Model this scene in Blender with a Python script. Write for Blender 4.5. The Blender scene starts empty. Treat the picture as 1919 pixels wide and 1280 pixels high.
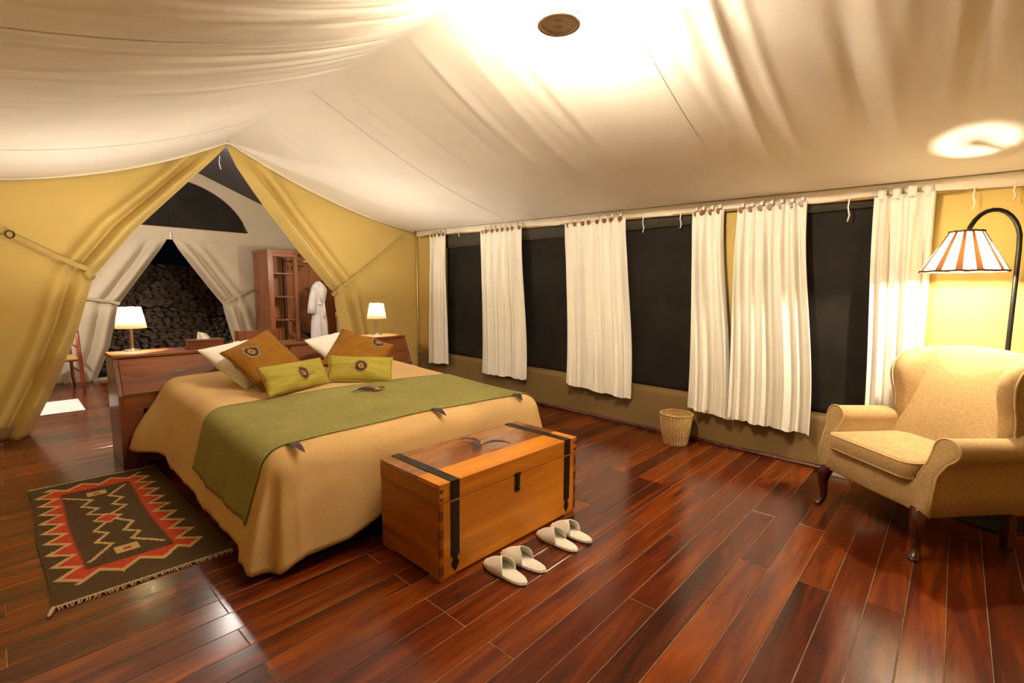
import bpy, bmesh, math, random
from math import sin, cos, pi, radians, sqrt, hypot, exp, atan2
from mathutils import Vector, Matrix, noise as mnoise

S = bpy.context.scene
COL = S.collection
R = random.Random(7)

# ------------------------------------------------------------------ camera, world, exposure
CAM_H = 1.40
YAW, PITCH, ROLL = radians(46.47), radians(-5.96), radians(0.37)
fwd = Vector((sin(YAW)*cos(PITCH), cos(YAW)*cos(PITCH), sin(PITCH)))
rgt = Vector((cos(YAW), -sin(YAW), 0)); upv = rgt.cross(fwd)
cr = cos(ROLL)*rgt + sin(ROLL)*upv
cu = -sin(ROLL)*rgt + cos(ROLL)*upv
cd = bpy.data.cameras.new('camera'); cam = bpy.data.objects.new('camera', cd); COL.objects.link(cam)
cd.sensor_width = 36.0; cd.lens = 908.0/1919.0*36.0; cd.clip_start = 0.02; cd.clip_end = 200
cam.matrix_world = Matrix(((cr.x, cu.x, -fwd.x, 0), (cr.y, cu.y, -fwd.y, 0), (cr.z, cu.z, -fwd.z, CAM_H), (0, 0, 0, 1)))
S.camera = cam

w = bpy.data.worlds.new('night'); S.world = w; w.use_nodes = True
w.node_tree.nodes['Background'].inputs[0].default_value = (0.0003, 0.00035, 0.0008, 1)
w.node_tree.nodes['Background'].inputs[1].default_value = 1.0
S.view_settings.view_transform = 'Standard'; S.view_settings.look = 'None'
S.view_settings.gamma = 1.0; S.view_settings.use_curve_mapping = False
S.view_settings.exposure = 1.65

P_LANTERN, P_FLOOR, P_TABLE, P_ANNEX, P_BATH = 100.0, 62.0, 34.0, 20.0, 40.0
WARM = (1.0, 0.86, 0.66); WARM2 = (1.0, 0.90, 0.74); COOL = (1.0, 0.92, 0.83)

# ------------------------------------------------------------------ material helpers
def nt(name):
    m = bpy.data.materials.new(name); m.use_nodes = True
    t = m.node_tree
    return m, t, t.nodes['Principled BSDF'], t.nodes['Material Output']
def rampn(t, stops):
    r = t.nodes.new('ShaderNodeValToRGB'); e = r.color_ramp.elements
    while len(e) < len(stops): e.new(0.5)
    for i, (p, c) in enumerate(stops):
        e[i].position = p; e[i].color = (*c, 1)
    return r
def coords(t, scale=(1, 1, 1), out='Object'):
    tc = t.nodes.new('ShaderNodeTexCoord'); mp = t.nodes.new('ShaderNodeMapping')
    t.links.new(tc.outputs[out], mp.inputs[0]); mp.inputs['Scale'].default_value = scale
    return mp
def noise(t, vec, scale, detail=4, rough=0.55, dist=0.0):
    n = t.nodes.new('ShaderNodeTexNoise'); n.inputs['Scale'].default_value = scale
    n.inputs['Detail'].default_value = detail; n.inputs['Roughness'].default_value = rough
    n.inputs['Distortion'].default_value = dist
    t.links.new(vec.outputs[0], n.inputs['Vector']); return n
def bump(t, src, bsdf, strength, dist=0.01, prev=None):
    b = t.nodes.new('ShaderNodeBump'); b.inputs['Strength'].default_value = strength
    b.inputs['Distance'].default_value = dist
    t.links.new(src, b.inputs['Height'])
    if prev: t.links.new(prev.outputs[0], b.inputs['Normal'])
    t.links.new(b.outputs[0], bsdf.inputs['Normal']); return b
def plain(name, c, rough=0.5, metal=0.0, var=0.12, scale=20, spec=0.5, coat=0.0):
    m, t, b, o = nt(name)
    n = noise(t, coords(t), scale, 4)
    r = rampn(t, [(0.3, tuple(v*(1-var) for v in c)), (0.7, tuple(min(1, v*(1+var)) for v in c))])
    t.links.new(n.outputs['Fac'], r.inputs[0]); t.links.new(r.outputs[0], b.inputs['Base Color'])
    b.inputs['Roughness'].default_value = rough; b.inputs['Metallic'].default_value = metal
    b.inputs['Specular IOR Level'].default_value = spec; b.inputs['Coat Weight'].default_value = coat
    return m
def cloth(name, c, var=0.08, scale=3, weave=900, wb=0.15, wrinkle=0.0, wscale=6, rough=0.9, slub=0.0):
    m, t, b, o = nt(name)
    mp = coords(t); n = noise(t, mp, scale, 5)
    r = rampn(t, [(0.3, tuple(v*(1-var) for v in c)), (0.7, tuple(min(1, v*(1+var)) for v in c))])
    t.links.new(n.outputs['Fac'], r.inputs[0]); col = r.outputs[0]
    if slub:
        m2 = coords(t, (60, 60, 400)); n2 = noise(t, m2, 1.0, 2)
        m3 = coords(t, (400, 400, 60)); n3 = noise(t, m3, 1.0, 2)
        mu = t.nodes.new('ShaderNodeMath'); mu.operation = 'MULTIPLY'
        t.links.new(n2.outputs['Fac'], mu.inputs[0]); t.links.new(n3.outputs['Fac'], mu.inputs[1])
        r2 = rampn(t, [(0.15, (1-slub,)*3), (0.38, (1+0*slub,)*3)])
        t.links.new(mu.outputs[0], r2.inputs[0])
        mx = t.nodes.new('ShaderNodeMix'); mx.data_type = 'RGBA'; mx.blend_type = 'MULTIPLY'
        mx.inputs[0].default_value = 1.0
        t.links.new(col, mx.inputs[6]); t.links.new(r2.outputs[0], mx.inputs[7]); col = mx.outputs[2]
    t.links.new(col, b.inputs['Base Color'])
    b.inputs['Roughness'].default_value = rough; b.inputs['Specular IOR Level'].default_value = 0.15
    nb = noise(t, mp, weave, 2); pb = bump(t, nb.outputs['Fac'], b, wb, 0.002)
    if wrinkle:
        nw = noise(t, mp, wscale, 6, 0.6, 1.5); bump(t, nw.outputs['Fac'], b, wrinkle, 0.02, pb)
    return m
def wood(name, dark, mid, light, axis=0, gs=1.0, rough=0.35, coat=0.0, rnd=False, spec=0.5, bstr=0.05):
    m, t, b, o = nt(name)
    sc = [14*gs, 14*gs, 14*gs]; sc[axis] = 1.3*gs
    mp = coords(t, tuple(sc)); vec = mp
    if rnd:
        oi = t.nodes.new('ShaderNodeObjectInfo'); ad = t.nodes.new('ShaderNodeVectorMath'); ad.operation = 'ADD'
        ml = t.nodes.new('ShaderNodeMath'); ml.operation = 'MULTIPLY'; ml.inputs[1].default_value = 97.0
        t.links.new(oi.outputs['Random'], ml.inputs[0])
        t.links.new(mp.outputs[0], ad.inputs[0]); t.links.new(ml.outputs[0], ad.inputs[1]); vec = ad
    n1 = noise(t, vec, 1.0, 6, 0.6, 0.8)
    r = rampn(t, [(0.25, dark), (0.5, mid), (0.78, light)])
    if rnd:
        ma = t.nodes.new('ShaderNodeMath'); ma.operation = 'MULTIPLY_ADD'
        wn = t.nodes.new('ShaderNodeTexWhiteNoise'); wn.noise_dimensions = '1D'
        t.links.new(oi.outputs['Random'], wn.inputs['W'])
        t.links.new(wn.outputs['Value'], ma.inputs[0]); ma.inputs[1].default_value = 0.26; ma.inputs[2].default_value = -0.13
        a2 = t.nodes.new('ShaderNodeMath'); a2.operation = 'ADD'
        t.links.new(n1.outputs['Fac'], a2.inputs[0]); t.links.new(ma.outputs[0], a2.inputs[1])
        t.links.new(a2.outputs[0], r.inputs[0])
    else:
        t.links.new(n1.outputs['Fac'], r.inputs[0])
    t.links.new(r.outputs[0], b.inputs['Base Color'])
    n2 = noise(t, vec, 0.35, 3); r2 = rampn(t, [(0.2, (rough*0.85,)*3), (0.8, (min(1, rough*1.25),)*3)])
    t.links.new(n2.outputs['Fac'], r2.inputs[0]); t.links.new(r2.outputs[0], b.inputs['Roughness'])
    b.inputs['Coat Weight'].default_value = coat; b.inputs['Coat Roughness'].default_value = 0.12
    b.inputs['Specular IOR Level'].default_value = spec
    if bstr: bump(t, n1.outputs['Fac'], b, bstr, 0.004)
    return m
def shade_mat(name, c, trans=0.6):
    m, t, b, o = nt(name); t.nodes.remove(b)
    d = t.nodes.new('ShaderNodeBsdfDiffuse'); tr = t.nodes.new('ShaderNodeBsdfTranslucent'); mx = t.nodes.new('ShaderNodeMixShader')
    mp = coords(t, (1, 1, 1)); n = noise(t, mp, 260, 2)
    r = rampn(t, [(0.3, tuple(v*0.85 for v in c)), (0.7, c)])
    t.links.new(n.outputs['Fac'], r.inputs[0])
    for s in (d, tr): t.links.new(r.outputs[0], s.inputs[0])
    mx.inputs[0].default_value = trans
    t.links.new(d.outputs[0], mx.inputs[1]); t.links.new(tr.outputs[0], mx.inputs[2]); t.links.new(mx.outputs[0], o.inputs[0])
    return m
def glow(name, c, s):
    m, t, b, o = nt(name); b.inputs['Emission Color'].default_value = (*c, 1); b.inputs['Emission Strength'].default_value = s
    b.inputs['Base Color'].default_value = (0.8, 0.8, 0.8, 1); return m

MAT = {}
MAT['plank'] = wood('plank_wood', (0.032, 0.005, 0.002), (0.105, 0.017, 0.004), (0.25, 0.055, 0.006), 0, 0.75, 0.19, 0.0, True, 0.42, 0.06)
MAT['joint'] = plain('joint_filler', (0.21, 0.135, 0.065), 0.8, 0, 0.3, 15)
MAT['liner'] = cloth('liner_cotton', (0.87, 0.82, 0.735), 0.03, 2, 700, 0.1, 0.08, 7)
MAT['hem'] = cloth('hem_cotton', (0.80, 0.72, 0.58), 0.04, 4, 700, 0.1, 0.4, 14)
MAT['yellow'] = cloth('yellow_canvas', (0.60, 0.44, 0.145), 0.05, 1.5, 900, 0.15, 0.12, 4)
MAT['band'] = cloth('brown_canvas', (0.21, 0.135, 0.052), 0.08, 2, 900, 0.15, 0.12, 4)
MAT['khaki'] = cloth('khaki_canvas', (0.50, 0.42, 0.31), 0.05, 2, 900, 0.15, 0.2, 4)
MAT['roofdark'] = cloth('dark_tarpaulin', (0.075, 0.068, 0.072), 0.1, 2, 500, 0.1, 0.2, 3, 0.6)
MAT['mesh'] = cloth('black_mesh', (0.016, 0.013, 0.010), 0.35, 3, 800, 0.3, 0, 6, 0.75)
MAT['white'] = cloth('white_cotton', (0.86, 0.82, 0.73), 0.03, 4, 900, 0.1, 0.15, 10)
MAT['sheet'] = cloth('white_linen', (0.84, 0.82, 0.76), 0.02, 4, 900, 0.08, 0.1, 9)
MAT['spread'] = cloth('sand_cover', (0.66, 0.445, 0.205), 0.07, 3, 500, 0.25, 0.08, 5, 0.9, 0.15)
MAT['runner'] = cloth('green_runner', (0.30, 0.270, 0.090), 0.08, 5, 500, 0.25, 0.08, 5, 0.85, 0.3)
MAT['ochre'] = cloth('ochre_cotton', (0.25, 0.108, 0.010), 0.08, 4, 700, 0.1, 0.25, 7, 0.75)
MAT['lime'] = cloth('lime_cotton', (0.35, 0.29, 0.05), 0.08, 4, 700, 0.1, 0.25, 9, 0.75)
MAT['linen'] = cloth('oat_linen', (0.55, 0.37, 0.17), 0.05, 5, 600, 0.3, 0.0, 6, 0.85, 0.42)
MAT['piping'] = cloth('oat_piping', (0.50, 0.35, 0.17), 0.05, 5, 600, 0.2)
MAT['mahog'] = wood('mahogany', (0.06, 0.015, 0.005), (0.16, 0.046, 0.011), (0.29, 0.095, 0.020), 0, 0.8, 0.45, 0.0, False, 0.22)
MAT['mahogz'] = wood('mahogany_upright', (0.045, 0.012, 0.005), (0.13, 0.034, 0.011), (0.24, 0.075, 0.022), 2, 0.8, 0.3, 0.3)
MAT['leg'] = wood('dark_leg_wood', (0.02, 0.004, 0.003), (0.06, 0.01, 0.006), (0.11, 0.022, 0.01), 2, 1, 0.25, 0.4)
MAT['chest'] = wood('honey_wood', (0.38, 0.115, 0.007), (0.60, 0.22, 0.015), (0.74, 0.32, 0.03), 0, 0.55, 0.34, 0.0, False, 0.3)
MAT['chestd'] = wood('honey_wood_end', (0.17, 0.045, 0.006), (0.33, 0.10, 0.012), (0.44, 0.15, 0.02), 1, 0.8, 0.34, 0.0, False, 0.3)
MAT['chestt'] = wood('reddish_lid_board', (0.17, 0.05, 0.014), (0.27, 0.09, 0.024), (0.36, 0.135, 0.035), 0, 0.6, 0.2, 0.4)
MAT['dovetail'] = wood('end_grain', (0.05, 0.014, 0.004), (0.12, 0.035, 0.008), (0.2, 0.06, 0.015), 2, 1, 0.4)
MAT['pine'] = wood('orange_pine', (0.30, 0.10, 0.03), (0.48, 0.19, 0.06), (0.58, 0.26, 0.09), 2, 0.6, 0.4, 0.1)
MAT['wardrobe'] = wood('red_wood', (0.12, 0.032, 0.012), (0.25, 0.075, 0.026), (0.36, 0.12, 0.045), 2, 0.8, 0.35, 0.2)
MAT['redleg'] = wood('red_stained_wood', (0.12, 0.015, 0.006), (0.24, 0.035, 0.012), (0.34, 0.06, 0.02), 2, 1, 0.3, 0.3)
MAT['iron'] = plain('black_iron', (0.022, 0.019, 0.015), 0.45, 0.6, 0.3, 40)
MAT['bronze'] = plain('dark_bronze', (0.045, 0.034, 0.024), 0.4, 0.8, 0.3, 40)
MAT['chrome'] = plain('brushed_chrome', (0.62, 0.6, 0.56), 0.22, 1.0, 0.05, 40)
MAT['enamel'] = plain('white_enamel', (0.62, 0.57, 0.48), 0.3, 0, 0.05, 20)
MAT['tin'] = plain('brown_tin', (0.46, 0.36, 0.24), 0.4, 0.3, 0.1, 14)
MAT['bamboo'] = plain('bamboo', (0.42, 0.27, 0.1), 0.5, 0, 0.2, 30)
MAT['button'] = wood('coconut_wood', (0.09, 0.03, 0.01), (0.22, 0.08, 0.025), (0.35, 0.15, 0.05), 0, 3, 0.35)
MAT['slipper'] = cloth('towelling', (0.86, 0.83, 0.76), 0.03, 8, 1200, 0.4, 0.1, 20)
MAT['slipedge'] = plain('slipper_binding', (0.70, 0.66, 0.74), 0.6, 0, 0.05)
MAT['sole'] = plain('slipper_sole', (0.16, 0.13, 0.30), 0.6, 0, 0.1)
MAT['rugbrown'] = cloth('rug_brown_wool', (0.074, 0.044, 0.019), 0.35, 120, 300, 0.6, 0, 6, 0.95)
MAT['rugred'] = cloth('rug_red_wool', (0.44, 0.05, 0.022), 0.22, 120, 300, 0.6, 0, 6, 0.95)
MAT['rugtan'] = cloth('rug_tan_wool', (0.50, 0.34, 0.135), 0.15, 120, 300, 0.6, 0, 6, 0.95)
MAT['fringe'] = cloth('rug_cotton_fringe', (0.42, 0.33, 0.21), 0.15, 60, 300, 0.4)
MAT['wicker'] = plain('wicker', (0.52, 0.33, 0.12), 0.6, 0, 0.3, 60)
MAT['leafp'] = plain('purple_leaf', (0.058, 0.022, 0.04), 0.45, 0, 0.35, 30)
MAT['leafv'] = plain('violet_leaf', (0.16, 0.035, 0.10), 0.45, 0, 0.3, 30)
MAT['orange'] = plain('orange_petal', (0.75, 0.22, 0.02), 0.5, 0, 0.2, 60)
MAT['green'] = plain('green_calyx', (0.06, 0.2, 0.03), 0.5, 0, 0.2, 60)
MAT['stone'] = plain('river_stone', (0.17, 0.122, 0.09), 0.7, 0, 0.5, 9)
MAT['soil'] = plain('dark_soil', (0.02, 0.016, 0.012), 0.9, 0, 0.3, 5)
MAT['paper'] = plain('white_paper', (0.85, 0.84, 0.82), 0.7, 0, 0.02)
MAT['mat'] = cloth('white_towel', (0.88, 0.87, 0.86), 0.02, 10, 500, 0.3)
MAT['robe'] = cloth('white_robe', (0.80, 0.76, 0.78), 0.03, 6, 700, 0.3, 0.3, 9)
MAT['bag'] = cloth('tan_bag', (0.36, 0.24, 0.11), 0.08, 6, 700, 0.2)
MAT['blue'] = plain('blue_webbing', (0.04, 0.10, 0.32), 0.7)
MAT['teal'] = plain('teal_plastic', (0.05, 0.42, 0.48), 0.4)
MAT['black'] = plain('black_nylon', (0.012, 0.012, 0.013), 0.5)
MAT['red'] = plain('red_card', (0.55, 0.02, 0.03), 0.5)
MAT['dgreen'] = plain('green_cover', (0.02, 0.14, 0.06), 0.4)
MAT['shade'] = shade_mat('cream_lampshade', (0.97, 0.90, 0.70), 0.72)
MAT['shadef'] = shade_mat('woven_cream_shade', (0.92, 0.84, 0.66), 0.45)
MAT['shadeb'] = shade_mat('woven_brown_shade', (0.055, 0.017, 0.004), 0.35)
MAT['ribs'] = plain('brown_twine', (0.10, 0.045, 0.015), 0.7)
MAT['bulb'] = glow('lit_bulb', (1.0, 0.88, 0.66), 30)
MAT['canvasstrap'] = cloth('strap_webbing', (0.50, 0.36, 0.13), 0.06, 9, 900, 0.3)
MAT['strapk'] = cloth('khaki_webbing', (0.42, 0.35, 0.25), 0.06, 9, 900, 0.3)
MAT['glass'] = None
def glassm():
    m, t, b, o = nt('clear_glass'); t.nodes.remove(b)
    tr = t.nodes.new('ShaderNodeBsdfTransparent'); g = t.nodes.new('ShaderNodeBsdfGlossy'); mx = t.nodes.new('ShaderNodeMixShader')
    tr.inputs[0].default_value = (0.96, 0.96, 0.94, 1); g.inputs['Roughness'].default_value = 0.05; mx.inputs[0].default_value = 0.08
    t.links.new(tr.outputs[0], mx.inputs[1]); t.links.new(g.outputs[0], mx.inputs[2]); t.links.new(mx.outputs[0], o.inputs[0]); return m
MAT['glass'] = glassm()
def medallion_mat():
    m, t, b, o = nt('ring_embroidery')
    tc = t.nodes.new('ShaderNodeTexCoord'); at = t.nodes.new('ShaderNodeAttribute'); at.attribute_name = 'ring'
    n = noise(t, coords(t), 90, 2)
    ad = t.nodes.new('ShaderNodeMath'); ad.operation = 'MULTIPLY_ADD'; ad.inputs[1].default_value = 0.10; 
    t.links.new(n.outputs['Fac'], ad.inputs[0]); t.links.new(at.outputs['Fac'], ad.inputs[2])
    r = rampn(t, [(0.0, (0.03, 0.02, 0.01)), (0.17, (0.03, 0.02, 0.012)), (0.22, (0.42, 0.20, 0.05)), (0.40, (0.30, 0.13, 0.03)),
                  (0.5, (0.05, 0.022, 0.012)), (0.80, (0.03, 0.015, 0.01)), (0.86, (0.40, 0.26, 0.10)), (0.96, (0.30, 0.16, 0.05)), (1.0, (0.02, 0.012, 0.008))])
    r.color_ramp.interpolation = 'LINEAR'
    t.links.new(ad.outputs[0], r.inputs[0]); t.links.new(r.outputs[0], b.inputs['Base Color'])
    b.inputs['Roughness'].default_value = 0.8; return m
MAT['medal'] = medallion_mat()

# ------------------------------------------------------------------ mesh helpers
class MB:
    def __init__(s): s.v = []; s.f = []; s.mi = []; s.cur = 0
    def add(s, vs, fs):
        o = len(s.v); s.v += [tuple(p) for p in vs]
        for f in fs: s.f.append(tuple(i+o for i in f)); s.mi.append(s.cur)
        return s
    def box(s, a, b, M=None):
        x0, y0, z0 = a; x1, y1, z1 = b
        vs = [(x0,y0,z0),(x1,y0,z0),(x1,y1,z0),(x0,y1,z0),(x0,y0,z1),(x1,y0,z1),(x1,y1,z1),(x0,y1,z1)]
        if M: vs = [M @ Vector(p) for p in vs]
        return s.add(vs, [(0,3,2,1),(4,5,6,7),(0,1,5,4),(1,2,6,5),(2,3,7,6),(3,0,4,7)])
    def grid(s, fn, nu, nv, closed=False):
        o = []
        for j in range(nv+1):
            for i in range(nu if closed else nu+1): o.append(fn(i/nu, j/nv))
        W = nu if closed else nu+1; fs = []
        for j in range(nv):
            for i in range(nu):
                a = j*W+i; b = j*W+(i+1) % W
                fs.append((a, b, b+W, a+W))
        return s.add(o, fs)
    def tube(s, pts, rad, n=10, flat=1.0, cap=True):
        pts = [Vector(p) for p in pts]; k = len(pts)
        if not isinstance(rad, (list, tuple)): rad = [rad]*k
        vs = []; ref = None
        for i, p in enumerate(pts):
            t = (pts[min(i+1, k-1)]-pts[max(i-1, 0)]).normalized()
            if ref is None:
                ref = t.cross(Vector((0, 0, 1)))
                if ref.length < 1e-3: ref = Vector((1, 0, 0))
            ref = (ref - t*ref.dot(t)).normalized(); bi = t.cross(ref)
            for a in range(n):
                th = 2*pi*a/n; vs.append(p + rad[i]*(cos(th)*ref + flat*sin(th)*bi))
        fs = []
        for i in range(k-1):
            for a in range(n):
                b = (a+1) % n; fs.append((i*n+a, i*n+b, (i+1)*n+b, (i+1)*n+a))
        if cap: fs.append(tuple(range(n-1, -1, -1))); fs.append(tuple(range((k-1)*n, k*n)))
        return s.add(vs, fs)
    def lathe(s, prof, n=32, c=(0, 0, 0), cap=True):
        vs = []; fs = []
        for r, z in prof:
            for a in range(n):
                th = 2*pi*a/n; vs.append((c[0]+r*cos(th), c[1]+r*sin(th), c[2]+z))
        for i in range(len(prof)-1):
            for a in range(n):
                b = (a+1) % n; fs.append((i*n+a, i*n+b, (i+1)*n+b, (i+1)*n+a))
        if cap: fs.append(tuple(range(n-1, -1, -1))); fs.append(tuple(range((len(prof)-1)*n, len(prof)*n)))
        return s.add(vs, fs)
    def prism(s, out, w0, w1, M):
        n = len(out); vs = [M @ Vector((x, y, w0)) for x, y in out]+[M @ Vector((x, y, w1)) for x, y in out]
        fs = [tuple(range(n-1, -1, -1)), tuple(range(n, 2*n))]+[(i, (i+1) % n, n+(i+1) % n, n+i) for i in range(n)]
        return s.add(vs, fs)
    def build(s, name, mat, parent=None, smooth=False, bevel=0.0, solid=0.0, sub=0, auto=None):
        me = bpy.data.meshes.new(name); me.from_pydata(s.v, [], s.f)
        mats = mat if isinstance(mat, (list, tuple)) else [mat]
        for m in mats: me.materials.append(MAT[m] if isinstance(m, str) else m)
        if len(mats) > 1: me.polygons.foreach_set('material_index', s.mi)
        bm = bmesh.new(); bm.from_mesh(me); bmesh.ops.recalc_face_normals(bm, faces=bm.faces); bm.to_mesh(me); bm.free()
        if smooth: me.polygons.foreach_set('use_smooth', [True]*len(me.polygons))
        o = bpy.data.objects.new(name, me); COL.objects.link(o)
        if parent: o.parent = parent
        if solid:
            d = o.modifiers.new('s', 'SOLIDIFY'); d.thickness = solid; d.offset = 0
        if bevel:
            d = o.modifiers.new('b', 'BEVEL'); d.width = bevel; d.segments = 2; d.limit_method = 'ANGLE'; d.angle_limit = radians(40)
        if sub:
            d = o.modifiers.new('u', 'SUBSURF'); d.levels = sub; d.render_levels = sub
        if auto is not None:
            me.polygons.foreach_set('use_smooth', [True]*len(me.polygons)); me.set_sharp_from_angle(angle=radians(auto))
        return o
def tag(o, label=None, cat=None, group=None, kind=None):
    if label: o['label'] = label
    if cat: o['category'] = cat
    if group: o['group'] = group
    if kind: o['kind'] = kind
    return o
def empty(name, loc=(0, 0, 0), rz=0.0):
    o = bpy.data.objects.new(name, None); COL.objects.link(o); o.location = loc; o.rotation_euler = (0, 0, rz)
    o.empty_display_size = 0.1; return o
def struct(name, label, cat='structure', loc=(0, 0, 0)):
    return tag(empty(name, loc), label, cat, None, 'structure')
def light(name, loc, power, col, rad, parent=None):
    d = bpy.data.lights.new(name, 'POINT'); d.energy = power; d.color = col; d.shadow_soft_size = rad
    o = bpy.data.objects.new(name, d); COL.objects.link(o); o.location = loc
    if parent: o.parent = parent
    return o
def smooth01(t): t = max(0, min(1, t)); return t*t*(3-2*t)
def lerp(a, b, t): return a+(b-a)*t
def pw(pts, t):                                   # piecewise-linear: [(t, v...), ...]
    if t <= pts[0][0]: return pts[0][1:]
    for a, b in zip(pts, pts[1:]):
        if t <= b[0]:
            k = (t-a[0])/(b[0]-a[0]); return tuple(lerp(p, q, k) for p, q in zip(a[1:], b[1:]))
    return pts[-1][1:]
def pad(mb, out, t, r, M, bulge=0.0, seg=4, rings=3, back=True):
    """rounded slab: outline in the local XY plane, thickness along Z, rounded rim"""
    n = len(out); nor = []
    for i in range(n):
        a, b = Vector(out[i-1]), Vector(out[(i+1) % n]); d = (b-a).normalized(); nor.append(Vector((d.y, -d.x)))
    cx = sum(p[0] for p in out)/n; cy = sum(p[1] for p in out)/n
    lv = []
    for k in range(-seg, seg+1):
        th = pi/2*k/seg; ins = r*(1-cos(th)); z = (t/2-r)*(1 if k > 0 else -1 if k < 0 else 0)+r*sin(th)
        lv.append([(out[i][0]-nor[i].x*ins, out[i][1]-nor[i].y*ins, z) for i in range(n)])
    top = lv[-1]; bot = lv[0]
    for sgn, base in ((1, top), (-1, bot)):
        ex = []
        for q in range(1, rings+1):
            s = 1-q/(rings+0.5)
            ex.append([(cx+(p[0]-cx)*s, cy+(p[1]-cy)*s, p[2]+sgn*bulge*(1-s*s)*(1 if sgn > 0 or back else 0)) for p in base])
        if sgn > 0: lv = lv+ex
        else: lv = ex[::-1]+lv
    vs = [M @ Vector(p) for l in lv for p in l]; fs = []
    for j in range(len(lv)-1):
        for i in range(n):
            k = (i+1) % n; fs.append((j*n+i, j*n+k, (j+1)*n+k, (j+1)*n+i))
    fs.append(tuple(range(n-1, -1, -1))); fs.append(tuple(range((len(lv)-1)*n, len(lv)*n)))
    mb.add(vs, fs); return mb
def spline(pts, n=8, closed=True):
    """Catmull-Rom through 2-D/3-D points"""
    P = [Vector(p) for p in pts]; k = len(P); o = []
    rng = range(k) if closed else range(k-1)
    for i in rng:
        g = (lambda j: P[j % k]) if closed else (lambda j: P[max(0, min(k-1, j))])
        a, b, c, d = g(i-1), g(i), g(i+1), g(i+2)
        for s in range(n):
            t = s/n; o.append(0.5*((2*b)+(c-a)*t+(2*a-5*b+4*c-d)*t*t+(3*b-a-3*c+d)*t**3))
    if not closed: o.append(P[-1])
    return [tuple(p) for p in o]
def rrect(w, h, r, n=5):
    o = []
    for cx, cy, a0 in ((w/2-r, -h/2+r, -90), (w/2-r, h/2-r, 0), (-w/2+r, h/2-r, 90), (-w/2+r, -h/2+r, 180)):
        for i in range(n+1):
            a = radians(a0+90*i/n); o.append((cx+r*cos(a), cy+r*sin(a)))
    return o

# ------------------------------------------------------------------ tent geometry
XR = 1.96                                  # ridge
XL = -0.62                                 # left wall
YG = 6.50                                  # gable between the sleeping room and the annex
YB = -2.2                                  # wall behind the photographer
YA = 9.60                                  # rear wall of the annex
def xw(y): return 4.376+0.0389*y           # right wall
def zr(y): return 3.03+0.0145*y            # ridge height
def zhem(y): return 2.065+0.027*y          # lower edge of the liner along the walls
HEM = 0.085
def mkfolds(seed, n, ylo, yhi, alo, ahi, wlo, whi):
    r = random.Random(seed); o = []
    for i in range(n):
        o.append((r.uniform(ylo, yhi), r.uniform(wlo, whi), r.uniform(alo, ahi)*r.choice((1, 1, -1)), r.uniform(0.05, 0.95), r.uniform(0.15, 0.5), r.uniform(-0.25, 0.25)))
    return o
FR = mkfolds(3, 80, -1.6, 6.3, 0.001, 0.0032, 0.018, 0.05)+mkfolds(4, 28, -1.2, 1.3, 0.005, 0.011, 0.025, 0.06)
FR = [(a, b, c, (0.12+0.25*d if a < 1.5 and abs(c) > 0.006 else d), e, f) for a, b, c, d, e, f in FR]
FL = mkfolds(5, 80, -1.0, 6.3, 0.0012, 0.0035, 0.015, 0.04)+mkfolds(6, 34, 0.6, 4.2, 0.004, 0.009, 0.016, 0.04)
def zceil(x, y, wr=True):
    if x >= XR:
        t = (x-XR)/(xw(y)-XR); sag = 0.13; F = FR
    else:
        t = (XR-x)/(XR-XL); sag = 0.19; F = FL
    ze = zhem(y)+HEM
    z = lerp(zr(y), ze, t)-sag*4*t*(1-t)*(0.9+0.1*sin(y*1.3))
    if wr:
        e = 0.0
        for (y0, wd, a, tc, tl, dr) in F:
            u = (y-y0-dr*(t-tc))/wd
            if abs(u) < 3:
                q = (t-tc)/tl
                if abs(q) < 2.2: e += a*exp(-u*u)*exp(-q*q)
        z += e*min(1, t*12)*min(1, (1-t)*14)*min(1, max(0, (YG-y)*3))
    return z

# floor -------------------------------------------------------------------------
floor = struct('floor', 'polished dark red wooden plank floor of the tent', 'floor')
mb = MB(); mb.box((XL-0.1, YB-0.1, -0.06), (4.9, YA+0.12, -0.0022)); mb.build('joint_bed', 'joint', floor)
BW = 0.1352; TILT = radians(1.12)
known = {}
for x, y in [(2.576,1.16),(1.243,1.586),(1.255,1.289),(0.582,2.036),(0.587,1.762),(1.252,1.88),(2.597,0.434),(2.623,0.174),(3.246,1.611),(2.592,1.446),(1.9,1.0),(2.599,0.733)]:
    k = math.floor((y-x*sin(TILT)+0.157+0.047)/BW); known.setdefault(k, []).append(x)
yrow0 = -0.157-0.047
k0 = math.floor((YB-yrow0)/BW)+1; k1 = math.floor((YA-yrow0)/BW)-1
plank_rot = Matrix.Rotation(TILT, 4, 'Z'); npl = 0
joists = [0.585+0.667*i for i in range(-2, 7)]
rest = MB()
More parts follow.
